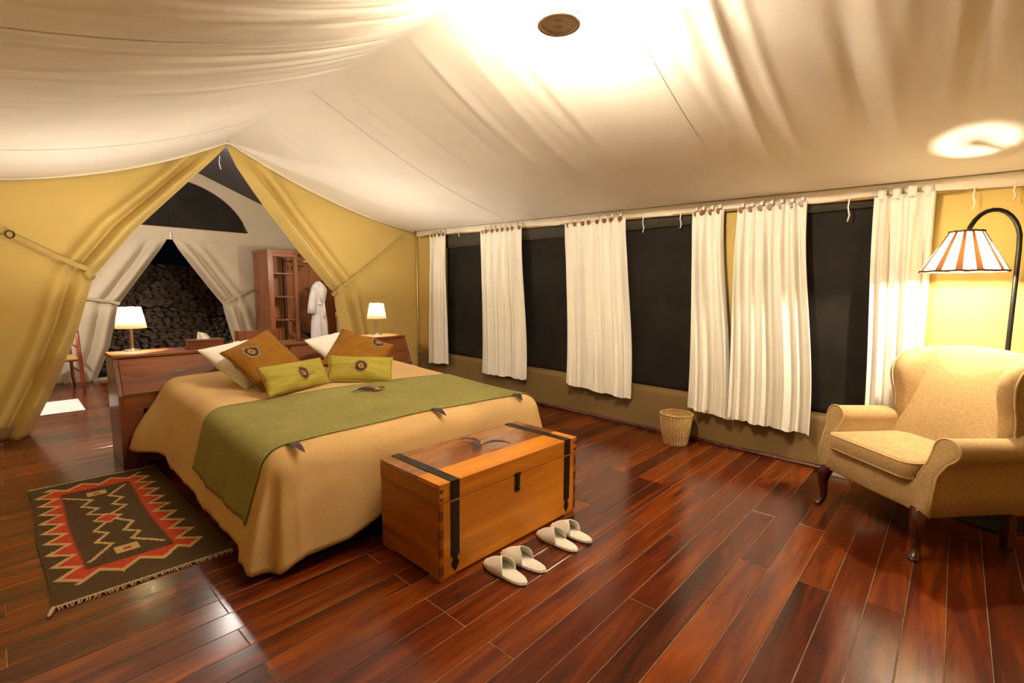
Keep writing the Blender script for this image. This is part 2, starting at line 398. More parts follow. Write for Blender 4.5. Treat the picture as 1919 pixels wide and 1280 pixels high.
for k in range(k0, k1+1):
    yc = yrow0+(k+0.5)*BW
    if k in known: cuts = sorted(known[k]); cuts = cuts+([cuts[-1]+2.001] if cuts[-1]+2.001 < 4.0 else [])+([cuts[0]-2.001] if cuts[0]-2.001 > XL+0.3 else [])
    else: cuts = R.sample(joists[1:8], R.choice((1, 2, 2)))
    xs = [XL-0.02]+sorted(cuts)+[xw(yc)+0.0]
    for a, b in zip(xs, xs[1:]):
        L = b-a
        if L < 0.15: continue
        g = 0.0016; hw = BW/2-g; c = 0.0014; hl = L/2-g
        m = MB()
        ring = lambda w_, l_, z: [(-l_, -w_, z), (l_, -w_, z), (l_, w_, z), (-l_, w_, z)]
        vs = ring(hw, hl, -0.02)+ring(hw, hl, -c)+ring(hw-c, hl-c, 0)
        fs = [(0,1,5,4),(1,2,6,5),(2,3,7,6),(3,0,4,7),(4,5,9,8),(5,6,10,9),(6,7,11,10),(7,4,8,11),(8,9,10,11)]
        cx = (a+b)/2; y = yc+cx*sin(TILT)
        T = Matrix.Translation((cx, y, R.uniform(-0.0008, 0.0))) @ plank_rot @ Matrix.Rotation(radians(R.uniform(-0.16, 0.16)), 4, 'X') @ Matrix.Rotation(radians(R.uniform(-0.03, 0.03)), 4, 'Y')
        if npl < 296 and k >= 0-8:
            m.add(vs, fs); o = m.build('plank', 'plank', floor); o.matrix_local = T; npl += 1
        else:
            rest.add([T @ Vector(v) for v in vs], fs)
if rest.v: tag(rest.build('plank_remainder', 'plank', floor), kind='stuff')

# ceiling liner --------------------------------------------------------------------
mb = MB()
NY = 430
def slope(x_of):
    def fn(u, v):
        y = lerp(YB, YG-0.03, v); x = x_of(u, y); return (x, y, zceil(x, y))
    return fn
mb.grid(slope(lambda u, y: lerp(XR, xw(y)-0.03, u)), 64, NY)
mb.grid(slope(lambda u, y: lerp(XR, XL+0.02, u)), 64, NY)
ceil = mb.build('ceiling', 'liner', None, True)
tag(ceil, 'cream cotton tent liner sloping down from the ridge on both sides', 'ceiling', None, 'structure')
m = MB()
for ys in (1.42, 4.25):
    m.grid(lambda u, v: (lerp(XR, xw(ys)-0.04, u), ys+0.012*(v-0.5)+0.04*u, zceil(lerp(XR, xw(ys)-0.04, u), ys+0.04*u)-0.003), 60, 1)
for ys in (2.6, 5.1):
    m.grid(lambda u, v: (lerp(XR, XL+0.04, u), ys+0.012*(v-0.5)-0.04*u, zceil(lerp(XR, XL+0.04, u), ys-0.04*u)-0.003), 60, 1)
m.build('seam', 'liner', ceil, True)
# hanging hem along the right wall with its tie cords
hem = MB(); rr = random.Random(12)
def hemf(u, v):
    y = lerp(YB, YG-0.04, u); d = xw(y)-0.035-0.012*sin(y*9)*v-0.006*mnoise.noise((y*14, v*3, 0))
    return (d, y, zhem(y)+HEM*(1-v)+(0.006*sin(y*5)+0.005*mnoise.noise((y*6, 1, 2)))*v)
hem.grid(hemf, 300, 5)
h1 = tag(hem.build('trim_1', 'hem', None, True, solid=0.003), 'cream hem of the liner hanging along the window wall', 'hem', None, 'structure')
hg = MB()
def hemg(u, v):
    x = lerp(XL+0.02, xw(YG)-0.05, u); return (x, YG-0.032+0.004*v, zceil(x, YG-0.03)-0.028*v+0.002)
hg.grid(hemg, 120, 2)
tag(hg.build('trim_2', 'hem', None, True, solid=0.003), 'cream edge of the liner along the yellow gable', 'hem', None, 'structure')
for y, l in ((6.34, 0.07), (6.02, 0.07), (5.35, 0.05), (2.42, 0.15), (2.03, 0.13), (0.72, 0.16), (0.05, 0.13), (-0.13, 0.09)):
    z = zhem(y); m = MB(); x = xw(y)-0.055
    m.tube([(x, y, z+0.01), (x-0.004, y+0.006, z-l*0.35), (x+0.003, y-0.005, z-l*0.7), (x, y+0.004, z-l)], [0.006, 0.005, 0.006, 0.005], 6)
    m.build('tie_cord', 'white', h1, True)

# right wall: canvas, brown band, four screened windows, skirting -------------------------
wr_ = struct('wall_right', 'yellow canvas tent wall with a brown lower band', 'wall')
WIN = [(5.72, 4.50), (4.40, 3.08), (2.96, 1.645), (1.525, 0.25)]
ZW0, ZW1 = 0.44, 2.16
def wp(y, z, off=0.0): return (xw(y)-off, y, z)
def wall_strip(mb, y0, y1, z0, z1, off=0.0, n=10, m_=4, amp=0.006):
    mb.grid(lambda u, v: wp(lerp(y0, y1, u), lerp(z0, z1, v), off+amp*mnoise.noise((lerp(y0, y1, u)*3, lerp(z0, z1, v)*2, 5))), n, m_)
mb = MB(); wall_strip(mb, YB, YG+0.02, -0.01, ZW0, 0, 120, 8); mb.build('lower_band', 'band', wr_, True, solid=0.004)
ys = [YB]+[v for a, b in reversed(WIN) for v in (b, a)]+[YG+0.02]
for i in range(0, len(ys), 2):
    mb = MB(); wall_strip(mb, ys[i], ys[i+1], ZW0, 2.3, 0, max(3, int((ys[i+1]-ys[i])*12)), 12); mb.build('canvas_panel', 'yellow', wr_, True, solid=0.004)
for i, (a, b) in enumerate(WIN):
    wn = struct('window_%d' % (i+1), ['far end window with black mesh screen beside the gable', 'second window with black mesh screen from the gable', 'third window with black mesh screen from the gable', 'window with black mesh screen beside the armchair'][i], 'window', wp((a+b)/2, ZW0))
    base = Vector(wn.location)
    mb = MB(); mb.grid(lambda u, v: Vector(wp(lerp(b-0.01, a+0.01, u), lerp(ZW0-0.01, 2.3, v), -0.012+0.004*mnoise.noise((u*4, v*5, i))))-base, 20, 24)
    mb.build('mesh_screen', 'mesh', wn, True, solid=0.002)
    mb = MB(); mb.grid(lambda u, v: Vector(wp(lerp(b, a, u), lerp(2.02+0.02*i*0, 2.3, v), 0.004))-base, 20, 3)
    mb.build('flap_shadow_strip', plain('flap_shadow_%d' % i, (0.05, 0.043, 0.028), 0.9), wn, True, solid=0.006)  # rolled flap's shadow at the window top, put into the strip's dark colour
    mb = MB()
    for (ya, yb, za, zb) in ((b, b+0.02, ZW0, 2.2), (a-0.02, a, ZW0, 2.2), (b, a, ZW0, ZW0+0.015)):
        mb.box((-0.004, ya-base.y, za-base.z), (0.004, yb-base.y, zb-base.z))
    for vi, p in enumerate(mb.v): mb.v[vi] = (p[0]+xw(p[1]+base.y)-base.x, p[1], p[2])
    mb.build('binding', 'band', wn)
mb = MB(); prof = [(0, 0), (0.022, 0), (0.022, 0.02), (0.012, 0.032), (0, 0.036)]
sk = MB()
for y in (YB, YG):
    sk.v += [(xw(y)-p, y, z) for p, z in prof]
n = len(prof); sk.f += [(i, i+1, n+i+1, n+i) for i in range(n-1)]+[tuple(range(n)), tuple(range(2*n-1, n-1, -1))]; sk.mi = [0]*len(sk.f)
tag(sk.build('baseboard_right', 'leg'), 'narrow dark red skirting strip under the window wall', 'skirting', None, 'structure')
# curtain rod
rod = MB(); rod.tube([wp(6.25, zhem(6.25)+0.0, 0.03), wp(3.0, zhem(3.0)+0.0, 0.03), wp(0.1, zhem(0.1), 0.03)], 0.011, 8)
tag(rod.build('curtain_rod', 'bamboo', None, True), 'thin bamboo curtain rod running under the cream hem above the windows', 'curtain rod')

# left wall and wall behind the photographer (closing the room), gable ---------------------
wl = struct('wall_left', 'yellow canvas side wall of the tent', 'wall')
mb = MB(); mb.grid(lambda u, v: (XL, lerp(YB, YG, u), lerp(0, ZW0, v)), 30, 3); mb.build('lower_band', 'band', wl, True, solid=0.004)
lys = [YB, -1.3, 0.2, 0.4, 1.9, 2.1, 3.6, 3.8, 5.3, YG]
for k in range(0, len(lys)-1):
    a, b = lys[k], lys[k+1]
    mb = MB(); mb.grid(lambda u, v: (XL, lerp(a, b, u), lerp(ZW0, 2.35, v)), 6, 8)
    mb.build('canvas_panel', 'yellow', wl, True, solid=0.004)
wb_ = struct('wall_back', 'yellow canvas front end of the tent behind the viewer', 'wall')
for a, b, mt in ((XL, 1.0, 'yellow'), (1.0, 2.9, 'yellow'), (2.9, 4.3, 'yellow')):
    mb = MB(); mb.grid(lambda u, v: (lerp(a, b, u), YB, lerp(0, zceil(min(lerp(a, b, u), 4.28), YB, False)+0.03, v)), 10, 8)
    mb.build('canvas_panel' if mt == 'yellow' else 'mesh_screen', mt, wb_, True, solid=0.004)

gw = struct('wall_gable', 'yellow canvas gable wall parted into two tied back door flaps', 'wall')
def ceil_pt(x): return (x, zceil(x, YG-0.03, False)+0.02)
EL = [(0.0, 0.10, 0.0), (0.16, 0.33, 0.5), (0.30, 0.52, 1.0), (0.42, 0.66, 1.50), (0.60, 1.02, 2.0), (0.80, 1.48, 2.52), (0.93, 1.80, 2.88), (1.0, 1.94, 3.05)]
ER = [(0.0, 3.42, 0.0), (0.18, 3.34, 0.6), (0.40, 3.22, 1.36), (0.60, 2.80, 1.86), (0.80, 2.35, 2.44), (0.93, 2.05, 2.86), (1.0, 1.96, 3.05)]
def fold_y(d, v, vt):
    k = smooth01((1-v)*6)                              # vanishes at the apex
    pinch = 1-0.75*exp(-((v-vt)/0.035)**2)
    a = 0.0
    a += -0.115*exp(-((d-0.085)/0.05)**2)              # roll at the edge
    a += 0.055*exp(-((d-0.175)/0.025)**2)
    a += -0.06*exp(-((d-0.26)/0.05)**2)
    a += 0.018*exp(-((d-0.36)/0.05)**2)
    a += 0.05*exp(-(d/0.03)**2)
    return a*k*pinch
def gable_panel(edge, outer_x, vt, sgn):
    def fn(u, v):
        ex, ez = pw(edge, v)
        if v < 0.62: ox, oz = outer_x, lerp(0, ceil_pt(outer_x)[1], v/0.62)
        else: ox, oz = ceil_pt(lerp(outer_x, XR, (v-0.62)/0.38))
        uu = 1-(1-u)**1.6
        x = lerp(ox, ex, uu); z = lerp(oz, ez, uu)
        L = hypot(ex-ox, ez-oz); d = (1-uu)*L
        y = YG+fold_y(d*(0.85 if sgn > 0 else 1.0), v, vt)+0.012*mnoise.noise((x*2.2, z*2.2, 3))*min(1, d*4)*min(1, u*5)
        if v < vt: y -= 0.10*smooth01((vt-v)/vt)*exp(-(d/0.35)**2)
        return (x, y, max(z, 0.0))
    m = MB(); m.grid(fn, 90, 90); return m
lf = gable_panel(EL, XL, 0.42, -1).build('door_flap', 'yellow', gw, True, solid=0.004)
rf = gable_panel(ER, xw(YG)-0.01, 0.40, 1).build('door_flap', 'yellow', gw, True, solid=0.004)
mb = MB(); mb.grid(lambda u, v: (lerp(XL, 0.02, u), YG-0.012-0.10*exp(-((1-u)*0.6/0.35)**2)-0.01*mnoise.noise((u*4, 0, 0)), lerp(0.0, 0.115, v)), 30, 3)
mb.build('hem_band', 'band', gw, True, solid=0.004)
def strap(path, w, mat, name, parent, t=0.006):
    m = MB(); pts = [Vector(p) for p in path]
    vs = []
    for i, p in enumerate(pts):
        d = (pts[min(i+1, len(pts)-1)]-pts[max(i-1, 0)]).normalized(); s = d.cross(Vector((0, -1, 0))).normalized()*w/2; nn = Vector((0, -t, 0))
        vs += [p-s, p+s, p+s+nn, p-s+nn]
    fs = []
    for i in range(len(pts)-1):
        for a in range(4): b = (a+1) % 4; fs.append((i*4+a, i*4+b, i*4+4+b, i*4+4+a))
    fs += [(3, 2, 1, 0), tuple(range(len(vs)-4, len(vs)))]
    m.add(vs, fs); return m.build(name, mat, parent)
s1 = strap([(0.635, 6.375, 1.565), (0.60, 6.385, 1.595), (0.40, 6.42, 1.70), (0.04, 6.45, 1.925), (-0.3, 6.47, 2.06)], 0.045, 'canvasstrap', 'tie_strap', gw)
strap([(0.67, 6.49, 1.495), (0.645, 6.41, 1.515), (0.60, 6.375, 1.565)], 0.05, 'canvasstrap', 'tie_loop', gw)
m = MB(); m.tube([(0.10+0.03*cos(a*pi/4), 6.43, 1.885+0.035*sin(a*pi/4)) for a in range(9)], 0.006, 6); m.build('buckle', 'bronze', gw, True)
strap([(3.16, 6.36, 1.36), (3.30, 6.42, 1.44), (3.8, 6.455, 1.80), (4.36, 6.465, 2.235)], 0.035, 'canvasstrap', 'tie_strap', gw)
strap([(3.14, 6.40, 1.33), (3.20, 6.35, 1.37), (3.27, 6.38, 1.43)], 0.05, 'canvasstrap', 'tie_loop', gw)
m = MB(); m.tube([(1.86, 6.44, 2.93), (1.85, 6.44, 2.85), (1.865, 6.44, 2.78)], 0.006, 6); m.build('tie_cord', 'white', gw, True)

# annex: rear wall with flaps and arched screen, side walls, dark roof -------------------------
def zroof(x): return 3.52-abs(x-1.97)*0.40
ax = struct('wall_rear', 'khaki canvas rear wall of the annex with tied back flaps and arched screen', 'wall')
def rear_panel(sgn):
    E = [(0.0, 1.05, 0.0), (0.22, 0.86, 0.5), (0.5, 0.72, 1.14), (0.72, 0.40, 1.62), (0.9, 0.12, 2.05), (1.0, 0.015, 2.24)]
    def fn(u, v):
        d0, ez = pw(E, v); ox = 2.66
        uu = 1-(1-u)**1.5; dx = lerp(ox, d0, uu); z = lerp(2.38*v, ez, uu)
        d = (1-uu)*(ox-d0); y = YA+fold_y(d*0.8, v, 0.5)*0.9+0.01*mnoise.noise((dx*2, z*2, sgn))*min(1, d*4)
        return (1.97+sgn*dx, y, z)
    m = MB(); m.grid(fn, 50, 50); return m
for sgn in (-1, 1): rear_panel(sgn).build('door_flap', 'khaki', ax, True, solid=0.004)
# upper part: canvas with a domed opening
ARC = lambda x: 2.40+0.80*max(0, 1-(abs(x-1.97)/1.17)**2)**0.62 if abs(x-1.97) < 1.17 else 2.40
m = MB()
for i in range(80):
    xa, xb = lerp(1.97-2.66, 1.97+2.66, i/80), lerp(1.97-2.66, 1.97+2.66, (i+1)/80)
    m.add([(xa, YA, ARC(xa)), (xb, YA, ARC(xb)), (xb, YA, zroof(xb)+0.03), (xa, YA, zroof(xa)+0.03)], [(0, 1, 2, 3)])
    if ARC(xa) > 2.4 or ARC(xb) > 2.4: pass
m.build('gable_canvas', 'khaki', ax, solid=0.004)
m = MB(); m.box((1.97-2.66, YA-0.006, 2.20), (1.97+2.66, YA+0.006, 2.405)); m.build('window_hem', 'khaki', ax)
m = MB()
for i in range(40):
    xa, xb = lerp(0.80, 3.14, i/40), lerp(0.80, 3.14, (i+1)/40)
    m.add([(xa, YA+0.02, 2.36), (xb, YA+0.02, 2.36), (xb, YA+0.02, ARC(xb)+0.02), (xa, YA+0.02, ARC(xa)+0.02)], [(0, 1, 2, 3)])
m.build('arched_screen', 'mesh', ax)
m = MB(); pts = [(lerp(3.14, 0.80, i/40), YA-0.004, ARC(lerp(3.14, 0.80, i/40))) for i in range(41)]
m.tube(pts+[(0.80, YA-0.004, 2.40)], 0.006, 5); m.tube([(0.8, YA-0.004, 2.40), (3.14, YA-0.004, 2.40)], 0.006, 5)
m.build('piping', plain('rust_piping', (0.30, 0.13, 0.07), 0.8), ax, True)
strap([(2.66, YA-0.10, 1.13), (2.80, YA-0.06, 1.22), (3.2, YA-0.03, 1.42)], 0.04, 'strapk', 'tie_strap', ax)
strap([(1.26, YA-0.09, 1.165), (1.15, YA-0.06, 1.20), (0.75, YA-0.03, 1.27)], 0.04, 'strapk', 'tie_strap', ax)
m = MB(); m.tube([(1.98, YA-0.02, 2.32), (1.985, YA-0.02, 2.20)], 0.012, 8); m.build('toggle', 'paper', ax, True)
m = MB(); m.tube([(1.98, YA-0.02, 2.95), (2.0, YA-0.02, 2.40)], 0.004, 5); m.build('pull_cord', 'black', ax, True)
for nm, x, lab in (('wall_annex_left', XL, 'khaki canvas left side of the annex'), ('wall_annex_right', 4.63, 'khaki canvas right side of the annex')):
    mb = MB(); mb.grid(lambda u, v: (x, lerp(YG+0.03, YA, u), lerp(0, zroof(x)+0.02, v)), 20, 6)
    tag(mb.build(nm, 'khaki', None, True, solid=0.004), lab, 'wall', None, 'structure')
mb = MB(); mb.grid(lambda u, v: (lerp(XL, 1.97, u), lerp(YG-0.05, YA+0.02, v), zroof(lerp(XL, 1.97, u))), 12, 8)
mb.grid(lambda u, v: (lerp(1.97, 4.63, u), lerp(YG-0.05, YA+0.02, v), zroof(lerp(1.97, 4.63, u))), 12, 8)
tag(mb.build('ceiling_annex', 'roofdark', None, True, solid=0.004), 'dark tarpaulin roof over the annex behind the gable', 'ceiling', None, 'structure')
# strip of gable between main liner and the annex roof
mb = MB(); mb.grid(lambda u, v: (lerp(XL, 4.62, u), YG+0.01, lerp(zceil(lerp(XL, 4.6, u), YG-0.03, False)-0.0, zroof(lerp(XL, 4.62, u))+0.02, v)), 40, 3)
tag(mb.build('wall_gable_top', 'yellow', gw, True))
for k in ('label', 'category', 'kind', 'group'):
    pass
m = MB(); m.box((0.55, YA-0.05, 0.0), (3.4, YA+0.07, 0.035))
tag(m.build('trim_3', plain('pale_sill_wood', (0.42, 0.31, 0.2), 0.5), bevel=0.004), 'pale wooden threshold under the rear doorway', 'threshold', None, 'structure')

# outside: ground and the dry stone wall ----------------------------------------------
mb = MB(); mb.grid(lambda u, v: (lerp(-6, 10, u), lerp(YA+0.08, 18, v), -0.08), 4, 4)
tag(mb.build('ground', 'soil'), 'dark ground outside behind the tent', 'ground', None, 'structure')
sw = empty('stone_wall', (1.9, 11.0, -0.08)); tag(sw, 'dark dry stone wall of stacked brown stones outside the rear doorway', 'stone wall')
m = MB(); m.box((-3.5, 0.14, 0), (3.5, 0.7, 1.90)); m.build('core', 'soil', sw)
def stone_mesh(seed):
    r = random.Random(seed); bm = bmesh.new()
    for i in range(17):
        v = Vector((r.gauss(0, 1), r.gauss(0, 1), r.gauss(0, 1))).normalized()
        bm.verts.new((v.x*0.5*(0.9+0.2*r.random()), v.y*0.5, v.z*0.5*(0.85+0.2*r.random())))
    bmesh.ops.convex_hull(bm, input=bm.verts)
    for v in [v for v in bm.verts if not v.link_faces]: bm.verts.remove(v)
    bmesh.ops.recalc_face_normals(bm, faces=bm.faces)
    me = bpy.data.meshes.new('stone'); bm.to_mesh(me); bm.free(); me.materials.append(MAT['stone']); return me
SM = [stone_mesh(i) for i in range(9)]
rs = random.Random(31); cand = []
z = 0.03
while z < 1.92:
    h = rs.uniform(0.060, 0.085); x = -3.3+rs.uniform(0, 0.1)
    while x < 3.3:
        wd = rs.uniform(0.09, 0.19); cand.append((x+wd/2, z+rs.uniform(-0.012, 0.012), wd, h*rs.uniform(0.9, 1.25))); x += wd*0.93
    z += h*0.92
vis = [c for c in cand if -0.62 < c[0] < 1.22 and c[1] > 0.40]
vis.sort(key=lambda c: -(c[2]*c[3])); keep = set(vis[:295])
rest = MB()
for c in cand:
    T = Matrix.Translation((c[0], rs.uniform(0.06, 0.13), c[1])) @ Matrix.Rotation(rs.uniform(-0.3, 0.3), 4, 'Y') @ Matrix.Rotation(rs.uniform(0, 6.28), 4, 'X') @ Matrix.Diagonal((c[2]*1.12, c[3]*1.5, c[3]*1.5, 1))
    me = rs.choice(SM)
    if c in keep:
        o = bpy.data.objects.new('stone', me); COL.objects.link(o); o.parent = sw; o.matrix_local = T
    else:
        rest.add([T @ v.co for v in me.vertices], [tuple(p.vertices) for p in me.polygons])
tag(rest.build('stone_remainder', 'stone', sw), kind='stuff')

# ================================================================== furniture
# ---- headboard cabinet
HB = empty('headboard_cabinet', (1.91, 4.95, 0)); tag(HB, 'long mahogany campaign style headboard cabinet with sloping front behind the bed', 'cabinet')
hx0, hx1 = 0.567-1.91, 3.25-1.91; ZT = 0.86
prof = [(-0.26, 0), (-0.26, 0.575), (-0.125, ZT-0.012), (0.25, ZT-0.012), (0.25, 0)]
def yz(x0): return Matrix(((0, 0, 1, x0), (1, 0, 0, 0), (0, 1, 0, 0), (0, 0, 0, 1)))
for x in (hx0, hx1-0.03):
    m = MB(); m.prism(prof, 0, 0.03, yz(x)); m.build('end_panel', 'mahogz', HB, bevel=0.003)
m = MB(); m.box((hx0-0.004, -0.13, ZT-0.012), (hx1+0.004, 0.255, ZT+0.012)); m.build('top_board', 'mahog', HB, bevel=0.004)
m = MB(); m.box((hx0+0.03, 0.22, 0.02), (hx1-0.03, 0.248, ZT-0.013)); m.build('back_board', 'mahog', HB)
sl = Vector((0, 0.135, ZT-0.012-0.575)); nrm = Vector((0, -sl.z, sl.y)).normalized()
def slopebox(x0, x1, a, b, off, th):
    m = MB(); p0 = Vector((0, -0.26, 0.575))+sl*a; p1 = Vector((0, -0.26, 0.575))+sl*b; vs = []
    for o_ in (off-th, off):
        for x, p in ((x0, p0), (x1, p0), (x1, p1), (x0, p1)): vs.append(Vector((x, 0, 0))+p+nrm*o_)
    m.add(vs, [(3, 2, 1, 0), (4, 5, 6, 7), (0, 1, 5, 4), (1, 2, 6, 5), (2, 3, 7, 6), (3, 0, 4, 7)]); return m
for x0, x1, hx in ((hx0+0.032, -0.005, hx0+0.42), (0.005, hx1-0.032, hx1-0.32)):
    dr = slopebox(x0, x1, 0.02, 0.985, 0.0, 0.022).build('sloping_front', 'mahog', HB, bevel=0.002)
    h_ = slopebox(hx-0.045, hx+0.045, 0.50, 0.575, 0.003, 0.006).build('recessed_pull', 'bronze', dr)
m = MB(); m.box((hx0+0.03, -0.262, 0.558), (hx1-0.03, -0.235, 0.578)); m.build('moulding', 'dovetail', HB)
m = MB(); m.box((hx0+0.03, -0.258, 0.455), (hx1-0.03, -0.23, 0.556)); m.build('rail', 'mahog', HB, bevel=0.002)
m = MB(); m.box((hx0+0.03, -0.25, 0.30), (hx1-0.03, 0.2, 0.32)); m.build('shelf', 'mahog', HB)
for x in (hx0+0.03, hx1-0.15):
    m = MB(); m.box((x, -0.258, 0.0), (x+0.12, -0.23, 0.454)); m.build('stile', 'mahogz', HB, bevel=0.002)
m = MB(); m.box((hx0+0.15, -0.256, 0.02), (hx1-0.15, -0.235, 0.22)); m.build('lower_panel', 'mahog', HB)

# ---- bed
BX0, BX1, BY0, BY1 = 0.90, 2.76, 2.45, 4.70
bed = empty('bed', (1.83, 3.55, 0)); tag(bed, 'wide double bed with dark low base under the sand coloured cover', 'bed')
m = MB(); m.box((BX0+0.02-1.83, BY0+0.05-3.55, 0.10), (BX1-0.02-1.83, 4.685-3.55, 0.30)); m.build('bed_base', 'leg', bed, bevel=0.01)
for sx in (-0.8, 0.8):
    for sy in (-0.9, 0.9):
        m = MB(); m.box((sx-0.04, sy-0.04, 0), (sx+0.04, sy+0.04, 0.1)); m.build('leg', 'leg', bed)
m = MB(); m.box((BX0+0.06-1.83, BY0+0.09-3.55, 0.30), (BX1-0.06-1.83, 4.68-3.55, 0.50)); m.build('mattress', 'sheet', bed, bevel=0.04)
def ztop(x, y):
    b = 0.595+0.085*smooth01((y-2.5)/2.2)
    cx = (x-1.83)/0.93; return b+0.02*(1-cx*cx)+0.004*mnoise.noise((x*3, y*3, 1))
RE = 0.13
def skirt(px, py, dx, dy, d, fold=0.0, tilt=74):
    """point reached by cloth that leaves the mattress edge at (px,py) in direction (dx,dy) after length d"""
    tm = radians(tilt); z0 = ztop(px, py); th = d/RE
    if th < tm: h = RE*sin(th); dz = RE*(1-cos(th))
    else: e = d-RE*tm; h = RE*sin(tm)+e*cos(tm); dz = RE*(1-cos(tm))+e*sin(tm)
    h += fold
    return Vector((px+dx*h, py+dy*h, z0-dz))
ins = 0.10
ex0, ex1, ey0, ey1 = BX0+ins-0.04, BX1-ins+0.09, BY0+ins-0.04, BY1-0.02
spread = MB()
NXg, NYg = 40, 46
spread.grid(lambda u, v: (lerp(ex0, ex1, u), lerp(ey0, ey1, v), ztop(lerp(ex0, ex1, u), lerp(ey0, ey1, v))), NXg, NYg)
per = []
for j in range(NYg+1): per.append((ex0, lerp(ey1, ey0, j/NYg), -1, 0))
for k in range(1, 24): a = pi+pi/2*k/24; per.append((ex0, ey0, cos(a), sin(a)))
for i in range(NXg+1): per.append((lerp(ex0, ex1, i/NXg), ey0, 0, -1))
for k in range(1, 24): a = 1.5*pi+pi/2*k/24; per.append((ex1, ey0, cos(a), sin(a)))
for j in range(NYg+1): per.append((ex1, lerp(ey0, ey1, j/NYg), 1, 0))
def arc_len():
    s = [0]
    for a, b in zip(per, per[1:]): s.append(s[-1]+hypot(b[0]-a[0], b[1]-a[1])+0.35*hypot(b[2]-a[2], b[3]-a[3]))
    return s
PS = arc_len()
def hem_depth(p):
    x, y, dx, dy = p
    base = 0.60
    c = 1-abs(abs(dx)-abs(dy))                       # 1 at the corner directions
    if dx < 0 and dy > -0.01: base = 0.56+0.05*smooth01((y-4.2)/0.4)
    if dy < -0.99: base = 0.60-0.10*smooth01((x-1.1)/0.5)*(1-smooth01((x-2.5)/0.3))
    return base+0.065*c
def sk_fold(s, d, p):
    k = smooth01((d-0.12)/0.4); c = 1-abs(abs(p[2])-abs(p[3]))
    f = 0.006*sin(s*9)+0.004*sin(s*17+1.3)+0.0025*sin(s*41+0.4)+0.0015*sin(s*73)
    f += c*0.028*sin(s*30+0.8)
    if p[2] < -0.99: f += 0.10*smooth01((p[1]-4.15)/0.5)
    return f*k
ND = 26
def spf(u, v):
    i = int(round(u*(len(per)-1))); p = per[i]; d = hem_depth(p)*v
    q = skirt(p[0], p[1], p[2], p[3], d, sk_fold(PS[i], d, p), 74 if p[3] > -0.5 else 80)
    return (q.x, q.y, max(q.z, 0.012))
spread.grid(spf, len(per)-1, ND)
bs = spread.build('bedspread', 'spread', None, True, solid=0.006)
bmx = bmesh.new(); bmx.from_mesh(bs.data); bmesh.ops.remove_doubles(bmx, verts=bmx.verts, dist=0.0005); bmesh.ops.recalc_face_normals(bmx, faces=bmx.faces); bmx.to_mesh(bs.data); bmx.free()
bs.data.polygons.foreach_set('use_smooth', [True]*len(bs.data.polygons))
tag(bs, 'sand coloured ribbed cover draped over the bed down to the floor', 'bedspread')
# runner over the foot half
ru = MB(); RY0, RY1 = 2.50, 3.47
def runf(u, v):
    y = lerp(RY0, RY1, v)+0.012*sin(u*5)
    dl, dr = 0.44, 0.36; tot = dl+(ex1-ex0)+dr; s = u*tot-dl
    if s < 0:
        f = sk_fold(ey1-y, -s, (ex0, y, -1, 0))
        q = skirt(ex0, y, -1, 0, -s, f+0.012+0.005*sin(y*19)*smooth01((-s-0.15)/0.25), 74); return (q.x, q.y, q.z+0.008)
    if s > ex1-ex0:
        d = s-(ex1-ex0); q = skirt(ex1, y, 1, 0, d, 0.010+0.01*sin(y*21)*smooth01((d-0.15)/0.25), 74); return (q.x, q.y, q.z+0.008)
    return (ex0+s, y, ztop(ex0+s, y)+0.009)
ru.grid(runf, 110, 44)
tag(ru.build('bed_runner', 'runner', None, True, solid=0.004), 'olive green runner laid across the foot half of the bed', 'bed runner')

